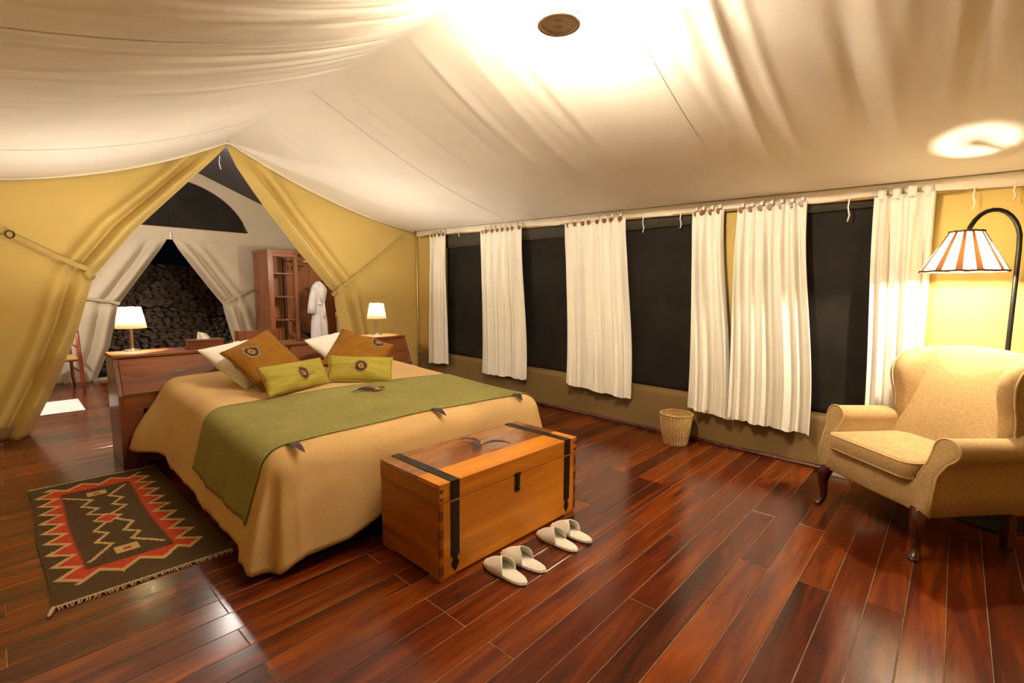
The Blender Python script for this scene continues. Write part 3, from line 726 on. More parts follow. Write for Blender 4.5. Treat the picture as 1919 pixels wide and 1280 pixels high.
# ---- pillows
def pillow(name, mat, label, cat, c, w, h, t, yaw, lean, roll, medals=(), group=None, pinch=0.06, crease=0.0, seed=0, edge=None):
    root = empty(name, c)
    Mx = Matrix.Rotation(radians(yaw), 4, 'Z') @ Matrix.Rotation(radians(90-lean), 4, 'X') @ Matrix.Rotation(radians(roll), 4, 'Z')
    def surf(u, v, side):
        a = max(0, (1-abs(u)**2.6))**0.62*max(0, (1-abs(v)**2.6))**0.62
        x = u*w/2*(1-pinch*(1-v*v)); y = v*h/2*(1-pinch*(1-u*u))
        z = side*t/2*a+(crease*(mnoise.noise((u*2.3+seed, v*2.3, 1))+0.5*mnoise.noise((u*6+seed, v*6, 2))))*(0.3+a)
        return Vector((x, y, z))
    m = MB()
    f = lambda q: (2*q-1)
    m.grid(lambda u, v: Mx @ surf(f(u), f(v), 1), 30, 30)
    m.grid(lambda u, v: Mx @ surf(f(u), f(v), -1), 30, 30)
    o = m.build('cover', mat, root, True)
    bm = bmesh.new(); bm.from_mesh(o.data); bmesh.ops.remove_doubles(bm, verts=bm.verts, dist=0.0004); bmesh.ops.recalc_face_normals(bm, faces=bm.faces); bm.to_mesh(o.data); bm.free()
    o.data.polygons.foreach_set('use_smooth', [True]*len(o.data.polygons))
    if edge:
        m = MB(); e = [(-1+2*i/20, -1) for i in range(20)]+[(1, -1+2*i/20) for i in range(20)]+[(1-2*i/20, 1) for i in range(20)]+[(-1, 1-2*i/20) for i in range(21)]
        m.tube([Mx @ surf(a, b, 0) for a, b in e], 0.004, 6, cap=False); m.build('piping', edge, root, True)
    for mu, mv, rad in medals:
        m = MB(); NR, NA = 10, 40; ring = []
        vs = []; fs = []
        for i in range(NR+1):
            for k in range(NA):
                rr_ = rad*i/NR*(1+(0.02*sin(k*1.1)+0.02*sin(k*0.63))*(i/NR)**3); a = 2*pi*k/NA
                p = surf(mu+rr_*cos(a)*2/w, mv+rr_*sin(a)*2/h, 1); p.z += 0.0035; vs.append(Mx @ p); ring.append(i/NR*0.95)
        for i in range(NR):
            for k in range(NA): b = (k+1) % NA; fs.append((i*NA+k, i*NA+b, (i+1)*NA+b, (i+1)*NA+k))
        m.add(vs, fs); o = m.build('medallion', 'medal', root, True)
        at = o.data.attributes.new('ring', 'FLOAT', 'POINT'); at.data.foreach_set('value', ring); o['label'] = 'round embroidered ring medallion'
    tag(root, label, cat, group); return root
def along(c, k): return (c[0]*k, c[1]*k, CAM_H+(c[2]-CAM_H)*k)
pillow('bed_pillow', 'sheet', 'white pillow behind the ochre cushion on the tissue box side', 'pillow', (1.38, 4.20, 0.815), 0.70, 0.50, 0.20, 30, 54, 3.8, crease=0.014, seed=3)
pillow('bed_pillow', 'sheet', 'white pillow behind the ochre cushion nearest the windows', 'pillow', (2.25, 4.36, 0.840), 0.63, 0.46, 0.18, 16, 58, 7.0, crease=0.014, seed=8)
pillow('ochre_cushion', 'ochre', 'ochre cushion standing on its corner, medallion at its left corner', 'cushion', (1.367, 3.875, 0.853), 0.48, 0.45, 0.18, 14, 40.7, 21.7, [(-0.46, 0.456, 0.062)], 'ochre cushions on the bed', 0.055, 0.022, 5, 'ochre')
pillow('ochre_cushion', 'ochre', 'ochre cushion with its medallion at the right corner by the window side', 'cushion', (2.12, 3.86, 0.840), 0.48, 0.50, 0.18, -16.7, 52, -29.8, [(0.52, 0.60, 0.062)], 'ochre cushions on the bed', 0.055, 0.022, 15, 'ochre')
pillow('lime_cushion', 'lime', 'small lime green oblong cushion at left, tilted towards the foot', 'cushion', (1.470, 3.60, 0.762), 0.59, 0.225, 0.13, 21, 27, -0.3, [(0.06, 0.0, 0.060)], 'lime cushions on the bed', 0.045, 0.014, 21, 'ochre')
pillow('lime_cushion', 'lime', 'small lime green oblong cushion at right, nearest the windows', 'cushion', (1.985, 3.59, 0.757), 0.51, 0.225, 0.13, -29, 34, -4, [(0.02, 0.0, 0.058)], 'lime cushions on the bed', 0.045, 0.014, 27, 'lime')

# ---- leaves and sprigs
def leaf(mb, base, ang, L, W, lift=0.01, curl=0.0, droop=0.0):
    c, s = cos(ang), sin(ang); vs = []; n = 8
    for i in range(n+1):
        t = i/n; wd = W*sin(pi*min(1, t*0.96+0.03))**0.8*(1-0.15*t)+0.0006
        x = L*t; y0 = curl*L*t*t; z = lift*sin(pi*t)+0.002-droop*t*t
        for q, dz in ((-1, 0.25*wd), (0, 0), (1, 0.25*wd)):
            lx, ly = x, y0+q*wd/2; vs.append((base[0]+c*lx-s*ly, base[1]+s*lx+c*ly, base[2]+z+dz))
    fs = []
    for i in range(n):
        for q in range(2): a = i*3+q; fs.append((a, a+1, a+4, a+3))
    mb.add(vs, fs)
def tucked(x0, y0, x1, y1, lab):
    z = ztop(x0, y0)+0.004; L = hypot(x1-x0, y1-y0); a = atan2(y1-y0, x1-x0)
    root = empty('tucked_leaf', (x0, y0, z)); m = MB(); leaf(m, (0, 0, 0), a, L, L*0.28, 0.008, 0.12, max(0, ztop(x0, y0)-ztop(x1, y1))*0+0.012)
    m.build('blade', 'leafp', root, True, solid=0.0015)
    m = MB(); m.tube([(0, 0, 0.004), (cos(a)*L*0.5, sin(a)*L*0.5, 0.014), (cos(a)*L*0.9, sin(a)*L*0.9, 0.002)], [0.002, 0.0015, 0.0008], 5); m.build('midrib', 'leafv', root, True)
    tag(root, lab, 'leaf', 'purple leaves tucked under the runner'); return root
tucked(0.975, 2.53, 0.97, 2.36, 'purple leaf tucked under the runner at the rug side of the bed')
tucked(1.905, 2.54, 1.87, 2.37, 'purple leaf tucked under the middle of the runner edge')
tucked(2.70, 2.54, 2.60, 2.39, 'purple leaf tucked under the runner edge nearest the windows')
def sprig(loc, leaves, lab, bud=(0, 0), big=True):
    root = empty('leaf_sprig', loc)
    for a, L, W, mt in leaves:
        m = MB(); leaf(m, (0, 0, 0.004), radians(a), L, W, 0.014, 0.08); m.build('leaf', mt, root, True, solid=0.0015)
    m = MB()
    r_ = 0.016 if big else 0.009
    for k in range(7): 
        a = k*2.4; rr_ = r_*0.8*sqrt(k/7); m.lathe([(0.001, -r_*0.5), (r_*0.5, -r_*0.25), (r_*0.55, 0.1*r_), (r_*0.3, r_*0.45), (0.001, r_*0.55)], 8, (bud[0]+rr_*cos(a), bud[1]+rr_*sin(a), r_*0.75+0.004))
    m.build('bud', 'orange', root, True)
    m = MB(); m.lathe([(0.001, 0), (r_*0.6, r_*0.2), (r_*0.5, r_*0.8), (0.001, r_)], 8, (bud[0]-1.4*r_, bud[1]+0.3*r_, 0.004)); m.build('calyx', 'green', root, True)
    tag(root, lab, 'leaf sprig'); return root
sprig((1.90, 3.19, ztop(1.9, 3.19)+0.012), [(150, 0.19, 0.035, 'leafp'), (115, 0.17, 0.05, 'leafv'), (25, 0.10, 0.035, 'leafp')], 'purple leaf sprig with an orange bud lying on the green runner', (0.0, 0.0))

# ---- chest
CH = empty('wooden_chest', (1.895, 2.007, 0)); tag(CH, 'honey coloured wooden chest with black iron straps at the foot of the bed', 'chest')
cw, cdp, cz0, czs, czt = 1.078/2, 0.512/2, 0.016, 0.393, 0.49
m = MB(); m.box((-cw+0.02, -cdp, cz0), (cw-0.02, -cdp+0.02, czs-0.002)); m.build('front_panel', 'chest', CH, bevel=0.002)
m = MB(); m.box((-cw+0.02, cdp-0.02, cz0), (cw-0.02, cdp, czs-0.002)); m.build('back_panel', 'chest', CH, bevel=0.002)
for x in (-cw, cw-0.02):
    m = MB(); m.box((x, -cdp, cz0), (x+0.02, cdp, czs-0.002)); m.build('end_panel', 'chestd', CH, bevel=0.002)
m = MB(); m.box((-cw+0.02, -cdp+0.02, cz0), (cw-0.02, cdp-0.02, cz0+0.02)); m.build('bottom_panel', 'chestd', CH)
lid = MB(); lid.box((-cw, -cdp, czs+0.002), (cw, cdp, czt-0.022)); lid = lid.build('lid', 'chest', CH, bevel=0.002)
for y0, y1, mt in ((-cdp, -cdp+0.17, 'chest'), (-cdp+0.171, cdp-0.12, 'chestt'), (cdp-0.119, cdp, 'chestt')):
    m = MB(); m.box((-cw-0.003, y0-(0.003 if y0 == -cdp else 0), czt-0.0215), (cw+0.003, y1, czt)); m.build('lid_board', mt, lid, bevel=0.0015)
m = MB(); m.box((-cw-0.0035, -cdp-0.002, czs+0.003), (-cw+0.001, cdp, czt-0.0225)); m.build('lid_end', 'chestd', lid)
for sx in (-1, 1):
    for k in range(4):
        z0 = cz0+0.018+k*0.092
        m = MB(); x = sx*(cw-0.010)
        m.box((x-0.0105, -cdp-0.0006, z0), (x+0.0105, -cdp+0.012, z0+0.048)); m.build('dovetail', 'dovetail', CH)
    for k in range(2):
        z0 = czs+0.012+k*0.04
        m = MB(); m.box((sx*(cw-0.010)-0.011, -cdp-0.0012, z0), (sx*(cw-0.010)+0.011, -cdp+0.012, z0+0.018)); m.build('dovetail', 'dovetail', lid)
for x in (-0.447, 0.447):
    hw = 0.026
    m = MB(); m.box((x-hw, -cdp-0.006, czt), (x+hw, cdp+0.002, czt+0.004)); m.box((x-hw, -cdp-0.007, czs+0.006), (x+hw, -cdp-0.003, czt+0.004))
    st = m.build('lid_strap', 'iron', lid, bevel=0.001)
    mm = Matrix(((1, 0, 0, x), (0, 0, -1, -cdp), (0, 1, 0, 0), (0, 0, 0, 1)))
    m = MB(); m.prism([(-hw, czs-0.006), (-hw, 0.115), (-0.010, 0.100), (-hw*0.9, 0.068), (0.0, 0.030), (hw*0.9, 0.068), (0.010, 0.100), (hw, 0.115), (hw, czs-0.006)][::-1], 0.0, 0.004, mm)
    fs_ = m.build('front_strap', 'iron', CH)
    for par, zz, yy in ((st, czt-0.03, -0.007), (fs_, czs-0.05, -0.004), (fs_, 0.2, -0.004), (fs_, 0.07, -0.004)):
        m = MB(); m.tube([(x, -cdp+yy, zz), (x, -cdp+yy-0.0025, zz)], [0.005, 0.003], 8); m.build('rivet', 'bronze', par, True)
m = MB(); m.box((-0.02, -cdp-0.009, 0.305), (0.012, -cdp-0.003, 0.395)); m.box((-0.024, -cdp-0.010, 0.388), (0.016, -cdp-0.002, 0.408)); hs = m.build('hasp', 'iron', CH, bevel=0.0015)
m = MB(); m.tube([(-0.004, -cdp-0.006, 0.325), (-0.004, -cdp-0.020, 0.322)], 0.008, 10); m.build('staple', 'bronze', hs, True)
m = MB(); m.box((-0.022, -cdp-0.003, 0.298), (0.014, -cdp-0.0005, 0.335)); m.build('hasp_plate', 'iron', hs)
for sx in (-1, 1):
    for sy in (-1, 1):
        x, y = sx*(cw-0.055), sy*(cdp-0.05)
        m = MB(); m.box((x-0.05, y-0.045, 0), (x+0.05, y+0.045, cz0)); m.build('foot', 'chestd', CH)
sprig((1.895, 2.04, czt+0.002), [(-42, 0.17, 0.034, 'leafp'), (93, 0.17, 0.036, 'leafp'), (-160, 0.135, 0.034, 'leafp')], 'purple three leaved sprig lying on the lid of the chest', (0, 0), False)

# ---- slippers
def make_slipper():
    root = empty('slipper')
    L, W = 0.295, 0.105
    def out(t, k=1.0):                               # outline half-width at t (0 heel .. 1 toe)
        return 0.5*W*k*(max(0, 1-abs(2*t-1)**3.2))**0.5*(0.82+0.24*smooth01((t-0.3)/0.4))
    ol = [(out(i/24), L*(i/24-0.5)) for i in range(25)]+[(-out(1-i/24), L*(0.5-i/24)) for i in range(1, 24)]
    for nm, mt, z0, z1, k in (('sole', 'sole', 0.0, 0.006, 1.0), ('binding', 'slipedge', 0.0062, 0.013, 1.02), ('insole', 'slipper', 0.0132, 0.019, 0.965)):
        m = MB(); pad(m, [(x*k, y*(1+(k-1)*0.5)) for x, y in ol], z1-z0, 0.0028, Matrix.Translation((0, 0, (z0+z1)/2)), 0, 3, 1)
        m.build(nm, mt, root, True)
    m = MB()
    def up(u, v):                                    # v: 0 opening .. 1 toe, u across
        a = pi*u; t = lerp(0.50-0.10*abs(cos(a))**1.5+0.06*sin(a)**8, 0.955, v)
        hw = out(t)*1.0; hh = 0.054*(1-v)**0.8*(1-0.22*v)+0.014*(1-v**6)+0.005
        x = -hw*cos(a); z = 0.010+hh*sin(a)**0.75
        return (x*(1+0.05*sin(a)), L*(t-0.5), z)
    m.grid(up, 26, 16); m.build('upper', 'slipper', root, True, solid=0.004)
    return root
def copy_tree(o, parent=None):
    c = o.copy(); COL.objects.link(c); c.parent = parent
    for ch in list(o.children): copy_tree(ch, c)
    return c
sl0 = make_slipper()
for i, (x, y, a, lab) in enumerate([(1.634, 1.590, -3, 'leftmost white slipper of the pair beside the chest strap with diamond end, nearest the viewer'), (1.767, 1.590, 2, 'white slipper second from left, right one of the nearer pair'),
                                    (2.050, 1.592, -4, 'white slipper third from left, front one of the farther pair'), (2.178, 1.588, -3, 'rightmost white slipper of the farther pair')]):
    o = sl0 if i == 0 else copy_tree(sl0)
    o.location = (x, y, 0.001); o.rotation_euler = (0, 0, radians(a)); tag(o, lab, 'slipper', 'white towelling slippers in front of the chest')

# ---- rug
rug = empty('kilim_rug', (0.41, 3.70, 0)); tag(rug, 'dark brown kilim rug with red zigzag border beside the bed', 'rug')
RWd, RLn = 0.71, 1.79; NU, NV = 84, 214
def seg_d(px, py, a, b):
    ax_, ay = a; bx, by = b; dx, dy = bx-ax_, by-ay; t = max(0, min(1, ((px-ax_)*dx+(py-ay)*dy)/(dx*dx+dy*dy)))
    return hypot(px-ax_-dx*t, py-ay-dy*t)
ZZ = [[(.21,.18),(.39,.27),(.31,.32),(.41,.37),(.33,.405),(.44,.45)], [(.66,.17),(.51,.26),(.60,.31),(.51,.36),(.60,.40),(.47,.46)],
      [(.49,.51),(.58,.575),(.50,.63),(.58,.67),(.51,.71),(.67,.80)], [(.43,.52),(.33,.58),(.40,.62),(.31,.67),(.39,.71),(.23,.80)]]
def tri(t): t = t % 1; return 1-abs(2*t-1)
def rugcol(u, v):
    # inside-out test for the red/tan border ring
    inx0, inx1, iny0, iny1 = 0.195, 0.715, 0.13, 0.845
    comb = 0.012*(1 if int(v*NV) % 4 < 2 else 0)
    tooth_s = 0.125*tri((v-0.075)/0.092)
    nt_ = 4.0; tooth_e = 0.048*tri((u-0.03)/0.23)
    ox0, ox1 = 0.145-tooth_s, 0.775+tooth_s
    oy0, oy1 = 0.085-tooth_e, 0.875+tooth_e
    inn = inx0+comb < u < inx1-comb and iny0 < v < iny1
    if inn:
        if abs(u-0.445)/0.075+abs(v-0.487)/0.036 < 1: return 1
        for z in ZZ:
            for a, b in zip(z, z[1:]):
                if seg_d(u*RWd, v*RLn, (a[0]*RWd, a[1]*RLn), (b[0]*RWd, b[1]*RLn)) < 0.0095: return 2
        if abs(u-0.445)/0.105+abs(v-0.487)/0.050 < 1: return 2
        for bx, by in ((0.44, 0.20), (0.45, 0.775)):
            if abs(u-bx) < 0.022 and abs(v-by) < 0.010: return 1
            if abs(u-bx) < 0.068 and abs(v-by) < 0.026: return 2
        return 0
    if ox0 < u < ox1 and oy0 < v < oy1:
        tn = 0.046; tm = 0.019
        if ox0+tn < u < ox1-tn and oy0+tm < v < oy1-tm: return 1
        return 2
    return 0
m = MB(); vs = []; fs = []; mi = []
for j in range(NV+1):
    for i in range(NU+1):
        u, v = i/NU, j/NV
        x = (u-0.5)*RWd+0.006*sin(v*9)+(-0.02*(1-v)); y = (0.5-v)*RLn+0.02*(0.5-u)*1.0
        vs.append((x, y, 0.006+0.0012*sin(v*23+u*3)+0.002*(1 if False else 0)))
for j in range(NV):
    for i in range(NU):
        fs.append((j*(NU+1)+i, (j+1)*(NU+1)+i, (j+1)*(NU+1)+i+1, j*(NU+1)+i+1)); mi.append(rugcol((i+0.5)/NU, (j+0.5)/NV))
m.add(vs, fs); m.mi = mi
m.build('weave', ['rugbrown', 'rugred', 'rugtan'], rug, False, solid=0.008)
rf_ = random.Random(77)
for v, dr in ((0, 1), (1, -1)):
    m = MB()
    for i in range(78):
        u = (i+0.5)/78; x = (u-0.5)*RWd-0.02*(1-v); y = (0.5-v)*RLn+0.02*(0.5-u); l = rf_.uniform(0.018, 0.034)*(1.0 if v else 0.55)
        dx = rf_.uniform(-0.014, 0.014)
        m.tube([(x, y-dr*0.004, 0.008), (x+dx*0.4, y+dr*l*0.5, 0.006), (x+dx, y+dr*l, 0.003)], [0.004, 0.0032, 0.0015], 5)
    tag(m.build('fringe', 'fringe', rug, True), kind='stuff')
    m = MB(); m.tube([((u-0.5)*RWd-0.02*(1-v), (0.5-v)*RLn+0.02*(0.5-u)+dr*0.003, 0.009+0.0015*sin(u*200)) for u in [k/60 for k in range(61)]], 0.0055, 6); m.build('selvedge_cord', 'fringe', rug, True)
m = MB(); m.tube([(-0.5*RWd+0.008, -0.5*RLn+0.012, 0.010), (-0.5*RWd+0.0, -0.5*RLn-0.015, 0.010), (-0.5*RWd-0.012, -0.5*RLn-0.05, 0.006)], [0.006, 0.010, 0.006], 7); m.build('tassel', 'fringe', rug, True)

# ---- armchair
AC = empty('wing_armchair', (3.700, 0.180, 0), atan2(0.763, 0.647)); tag(AC, 'oat linen wing armchair with dark red legs under the arched lamp', 'armchair')
YZ = lambda x: Matrix(((0, 0, 1, x), (1, 0, 0, 0), (0, 1, 0, 0), (0, 0, 0, 1)))      # outline (y,z), thickness along x
XY = lambda z: Matrix.Translation((0, 0, z))
# seat frame
m = MB(); ol = spline([(-0.335, -0.34), (0.335, -0.34), (0.345, 0.0), (0.35, 0.285), (0.20, 0.315), (0.0, 0.325), (-0.20, 0.315), (-0.35, 0.285), (-0.345, 0.0)], 5)
pad(m, ol, 0.18, 0.025, XY(0.335)); m.build('seat_frame', 'linen', AC, True)
# seat cushion
m = MB(); ol = [(x*(1+0.05*(y+0.05)), y+0.06+(0.02*(1-(x/0.29)**2) if y > 0.2 else 0)) for x, y in rrect(0.575, 0.58, 0.055, 6)]
pad(m, ol, 0.115, 0.03, XY(0.455), 0.022); cu_ = m.build('seat_cushion', 'linen', AC, True)
for z in (0.418, 0.500):
    m = MB(); n_ = len(ol); ptsx = [(x*0.985, y*0.987, z) for x, y in ol]; m.tube(ptsx+[ptsx[0]], 0.006, 6, cap=False); m.build('piping', 'piping', cu_, True)
# back
Mb = Matrix.Translation((0, -0.300, 0.745)) @ Matrix.Rotation(radians(90+20), 4, 'X')
m = MB(); ol = spline([(-0.29, -0.40), (0.29, -0.40), (0.315, -0.1), (0.315, 0.20), (0.285, 0.315), (0.15, 0.345), (0, 0.352), (-0.15, 0.345), (-0.285, 0.315), (-0.315, 0.20), (-0.315, -0.1)], 6)
pad(m, ol, 0.17, 0.06, Mb, 0.030); m.build('backrest', 'linen', AC, True)
for s in (-1, 1):
    # wing: an upright padded plate bulging forward
    wo = spline([(-0.465, 1.0), (-0.40, 1.055), (-0.29, 1.055), (-0.185, 1.01), (-0.135, 0.93), (-0.135, 0.84), (-0.16, 0.74), (-0.165, 0.65), (-0.19, 0.56), (-0.30, 0.53), (-0.38, 0.58), (-0.45, 0.8)][::-1], 6)
    Mw = Matrix.Translation((s*0.335, 0, 0)) @ Matrix.Rotation(radians(-s*7), 4, 'Z') @ YZ(0)
    m = MB(); pad(m, wo, 0.105, 0.048, Mw, 0.012); wg = m.build('wing', 'linen', AC, True)
    m = MB(); pts = [Mw @ Vector((p[0], p[1], s*0.044)) for p in wo]; cc = Vector((s*0.38, -0.30, 0.82)); pts = [p+(cc-p)*0.05 for p in pts]; pts = [p for p in pts if p.z > 0.56]
    m = MB(); k0_ = max(range(len(pts)), key=lambda q: (pts[q]-pts[q-1]).length); pts = pts[k0_:]+pts[:k0_]; m.tube(pts, 0.006, 6); m.build('piping', 'piping', wg, True)
    # arm: scroll section swept front to back, front face raked
    sec = []
    for k in range(15): a = radians(-75+255*k/14); sec.append((0.372+0.066*cos(a)*1.0, 0.594+0.064*sin(a)))
    sec = [(0.352, 0.25), (0.388, 0.25), (0.392, 0.36), (0.388, 0.47)]+[(0.372+0.068*cos(radians(q)), 0.594+0.066*sin(radians(q))) for q in range(-60, 200, 16)]+[(0.310, 0.52), (0.300, 0.45), (0.298, 0.36), (0.30, 0.25)]
    yf = lambda z: 0.305-0.085*smooth01((z-0.40)/0.22)
    m = MB(); nS = len(sec); NYs = 14; vs = []
    for j in range(NYs+1):
        t = j/NYs
        for (x, z) in sec:
            k = 1.0; y = lerp(-0.30, yf(z), t)
            vs.append((s*x, y, z-0.012*(1-t)*(z > 0.5)))
    # rounded rim at the front
    for ins_, dy in ((0.010, 0.010), (0.026, 0.015)):
        cx_ = sum(p[0] for p in sec)/nS
        for (x, z) in sec:
            cz_ = min(max(z, 0.30), 0.594); cxx = 0.345+0.027*smooth01((z-0.42)/0.12)
            d = Vector((cxx-x, cz_-z)); q = d*min(1, ins_/max(d.length, 1e-6)) if ins_ < 0.5 else d*0.999
            vs.append((s*(x+q.x), yf(z+q.y)+dy, z+q.y))
    rows = NYs+3; fs = [tuple(range((rows-1)*nS, rows*nS))]
    for j in range(rows-1):
        for i in range(nS): b = (i+1) % nS; fs.append((j*nS+i, j*nS+b, (j+1)*nS+b, (j+1)*nS+i))
    m.add(vs, fs); ar = m.build('arm', 'linen', AC, True)
    m = MB(); pp = [(s*x, yf(z)+0.004, z) for x, z in sec[1:-1]]; m.tube(pp, 0.0065, 6); m.build('piping', 'piping', ar, True)
    # outer side panel below the wing
    m = MB(); pad(m, spline([(-0.365, 0.26), (-0.10, 0.25), (0.10, 0.26), (0.10, 0.50), (-0.05, 0.58), (-0.20, 0.66), (-0.44, 0.72)], 4), 0.06, 0.02, YZ(s*0.352)); m.build('side_panel', 'linen', AC, True)
    # legs
    m = MB()
    path = [(0.315, 0.285, 0.275, 0.042), (0.330, 0.305, 0.225, 0.040), (0.335, 0.315, 0.17, 0.031), (0.330, 0.308, 0.11, 0.023), (0.330, 0.305, 0.06, 0.019), (0.338, 0.318, 0.028, 0.023), (0.345, 0.330, 0.012, 0.030), (0.346, 0.331, 0.0, 0.027)]
    pp = spline([(s*a, b, c, d) for a, b, c, d in path], 4, False)
    vs = []; fs = []
    for p in pp:
        r_ = p[3]
        for k in range(12):
            a = 2*pi*k/12+pi/4; q = 1/max(abs(cos(a)), abs(sin(a)))*0.86 if k % 3 else 1.0
            vs.append((p[0]+r_*cos(a)*q, p[1]+r_*sin(a)*q, p[2]))
    for j in range(len(pp)-1):
        for k in range(12): b = (k+1) % 12; fs.append((j*12+k, j*12+b, j*12+12+b, j*12+12+k))
    fs += [tuple(range(12)), tuple(range((len(pp)-1)*12, len(pp)*12))]
    m.add(vs, fs); m.build('leg', 'leg', AC, True)
    m = MB(); Tl = Matrix.Translation((s*0.29, -0.285, 0))
    vs = [Tl @ Vector(p) for p in [(-.022,-.035,0),(.022,-.035,0),(.022,.010,0),(-.022,.010,0),(-.026,-.026,.27),(.026,-.026,.27),(.026,.028,.27),(-.026,.028,.27)]]
    m.add(vs, [(0,3,2,1),(4,5,6,7),(0,1,5,4),(1,2,6,5),(2,3,7,6),(3,0,4,7)]); m.build('leg', 'leg', AC, bevel=0.004)
m = MB(); Mo = Matrix.Translation((0, -0.415, 0.66)) @ Matrix.Rotation(radians(90+14), 4, 'X'); pad(m, rrect(0.66, 0.80, 0.05), 0.05, 0.02, Mo); m.build('outer_back', 'linen', AC, True)

# ---- arched floor lamp
FLp = empty('arched_floor_lamp', (4.12, -0.166, 0)); tag(FLp, 'black iron arched floor lamp with striped woven shade over the armchair', 'floor lamp')
m = MB(); m.lathe([(0.17, 0.0), (0.175, 0.008), (0.17, 0.016), (0.06, 0.022), (0.02, 0.035), (0.016, 0.05)], 40); m.build('base', 'iron', FLp, auto=40)
SX, SY = -0.24, 0.228                              # shade centre relative to the pole
m = MB(); arc = [(0, 0, 0.03), (0, 0, 0.8), (0, 0.0, 1.52), (0, 0.0, 1.66)]
for k in range(1, 13):
    a = pi*k/13; q = 0.5-0.5*cos(a); arc.append((SX*q, SY*q, 1.70+0.185*sin(a)))
arc += [(SX, SY, 1.68), (SX, SY, 1.64)]
m.tube(arc, 0.0125, 12); m.build('pole', 'iron', FLp, True)
sc = (SX, SY, 0); Z0, Z1, R0, R1 = 1.530, 1.757, 0.194, 0.075; ZB = 1.566
shd = empty('lamp_shade', (0, 0, 0)); shd.parent = FLp
kinds = []
pat = [0, 0, 1, 0, 0, 0, 1, 0, 0, 1]
NP = 40; rk = random.Random(5)
for b_, (nm, mt) in enumerate((('cream_weave', 'shadef'), ('brown_stripe', 'shadeb'))):
    for k in range(NP):
        if pat[k % 10] != b_: continue
        m = MB(); a0, a1 = 2*pi*k/NP, 2*pi*(k+1)/NP
        m.grid(lambda u, v: (sc[0]+lerp(R0, R1, v)*cos(lerp(a0, a1, u)), sc[1]+lerp(R0, R1, v)*sin(lerp(a0, a1, u)), lerp(Z0, Z1, v)), 3, 4)
        m.build(nm, mt, shd, True)
for k in range(20):
    m = MB(); a = 2*pi*k/20; m.tube([(sc[0]+R0*1.01*cos(a), sc[1]+R0*1.01*sin(a), Z0), (sc[0]+R1*1.01*cos(a), sc[1]+R1*1.01*sin(a), Z1)], 0.0018, 5)
    m.build('rib', 'ribs', shd, True)
for rr_, zz in ((R0*1.005, Z0), (R1*1.02, Z1)):
    m = MB(); m.tube([(sc[0]+rr_*cos(2*pi*k/40), sc[1]+rr_*sin(2*pi*k/40), zz+0.0015*sin(k*1.7)) for k in range(41)], 0.006, 7, cap=False); m.build('rim', 'ribs', shd, True)
m = MB(); m.lathe([(0.015, 0.07), (0.019, 0.06), (0.019, 0.012), (0.008, 0.0)], 14, (SX, SY, 1.594)); m.build('socket', 'iron', FLp, True)
m = MB(); m.lathe([(0.002, -0.018), (0.011, -0.013), (0.016, -0.003), (0.013, 0.008), (0.006, 0.018)], 14, (SX, SY, ZB)); m.build('bulb', 'bulb', FLp, True)
m = MB(); m.lathe([(0.074, 0.0), (0.058, 0.004), (0.058, 0.008), (0.074, 0.004)], 32, (SX, SY, Z1-0.01), cap=False); m.build('added_light_collar', 'ribs', shd, True)  # added ring inside the shade top, narrows the light thrown on the ceiling
light('floor_lamp_light', (SX, SY, ZB), P_FLOOR, WARM, 0.020, FLp)

# ---- table lamps
def table_lamp(loc, lab, seam):
    root = empty('table_lamp', loc)
    m = MB(); m.lathe([(0.058, 0), (0.06, 0.004), (0.056, 0.010), (0.02, 0.014), (0.012, 0.02)], 32); m.build('base', 'chrome', root, auto=40)
    m = MB(); m.lathe([(0.0115, 0.01), (0.0115, 0.318)], 16); m.build('stem', 'chrome', root, auto=40)
    m = MB(); m.lathe([(0.110, 0.195), (0.078, 0.368)], 40, cap=False); sh = m.build('lamp_shade', 'shade', root, True, solid=0.0015)
    for r_, z in ((0.110, 0.195), (0.078, 0.368)):
        m = MB(); m.tube([(r_*cos(2*pi*k/32), r_*sin(2*pi*k/32), z) for k in range(33)], 0.002, 5, cap=False); m.build('rim', 'hem', sh, True)
    a = seam; m = MB(); m.tube([(0.111*cos(a), 0.111*sin(a), 0.196), (0.079*cos(a), 0.079*sin(a), 0.367)], 0.004, 5); m.build('seam', 'hem', sh, True)
    m = MB(); m.lathe([(0.008, -0.022), (0.015, -0.010), (0.018, 0.006), (0.003, 0.020)], 12, (0, 0, 0.346)); m.build('bulb', 'bulb', root, True)
    light('table_lamp_light', (0, 0, 0.346), P_TABLE, WARM2, 0.026, root)
    tag(root, lab, 'table lamp', 'table lamps on the headboard cabinet'); return root
table_lamp((0.745, 5.17, ZT+0.012), 'lit cream table lamp on the headboard end beside the tissue box', radians(20))
table_lamp((3.045, 5.10, ZT+0.012), 'lit cream table lamp on the headboard end nearest the windows', radians(215))

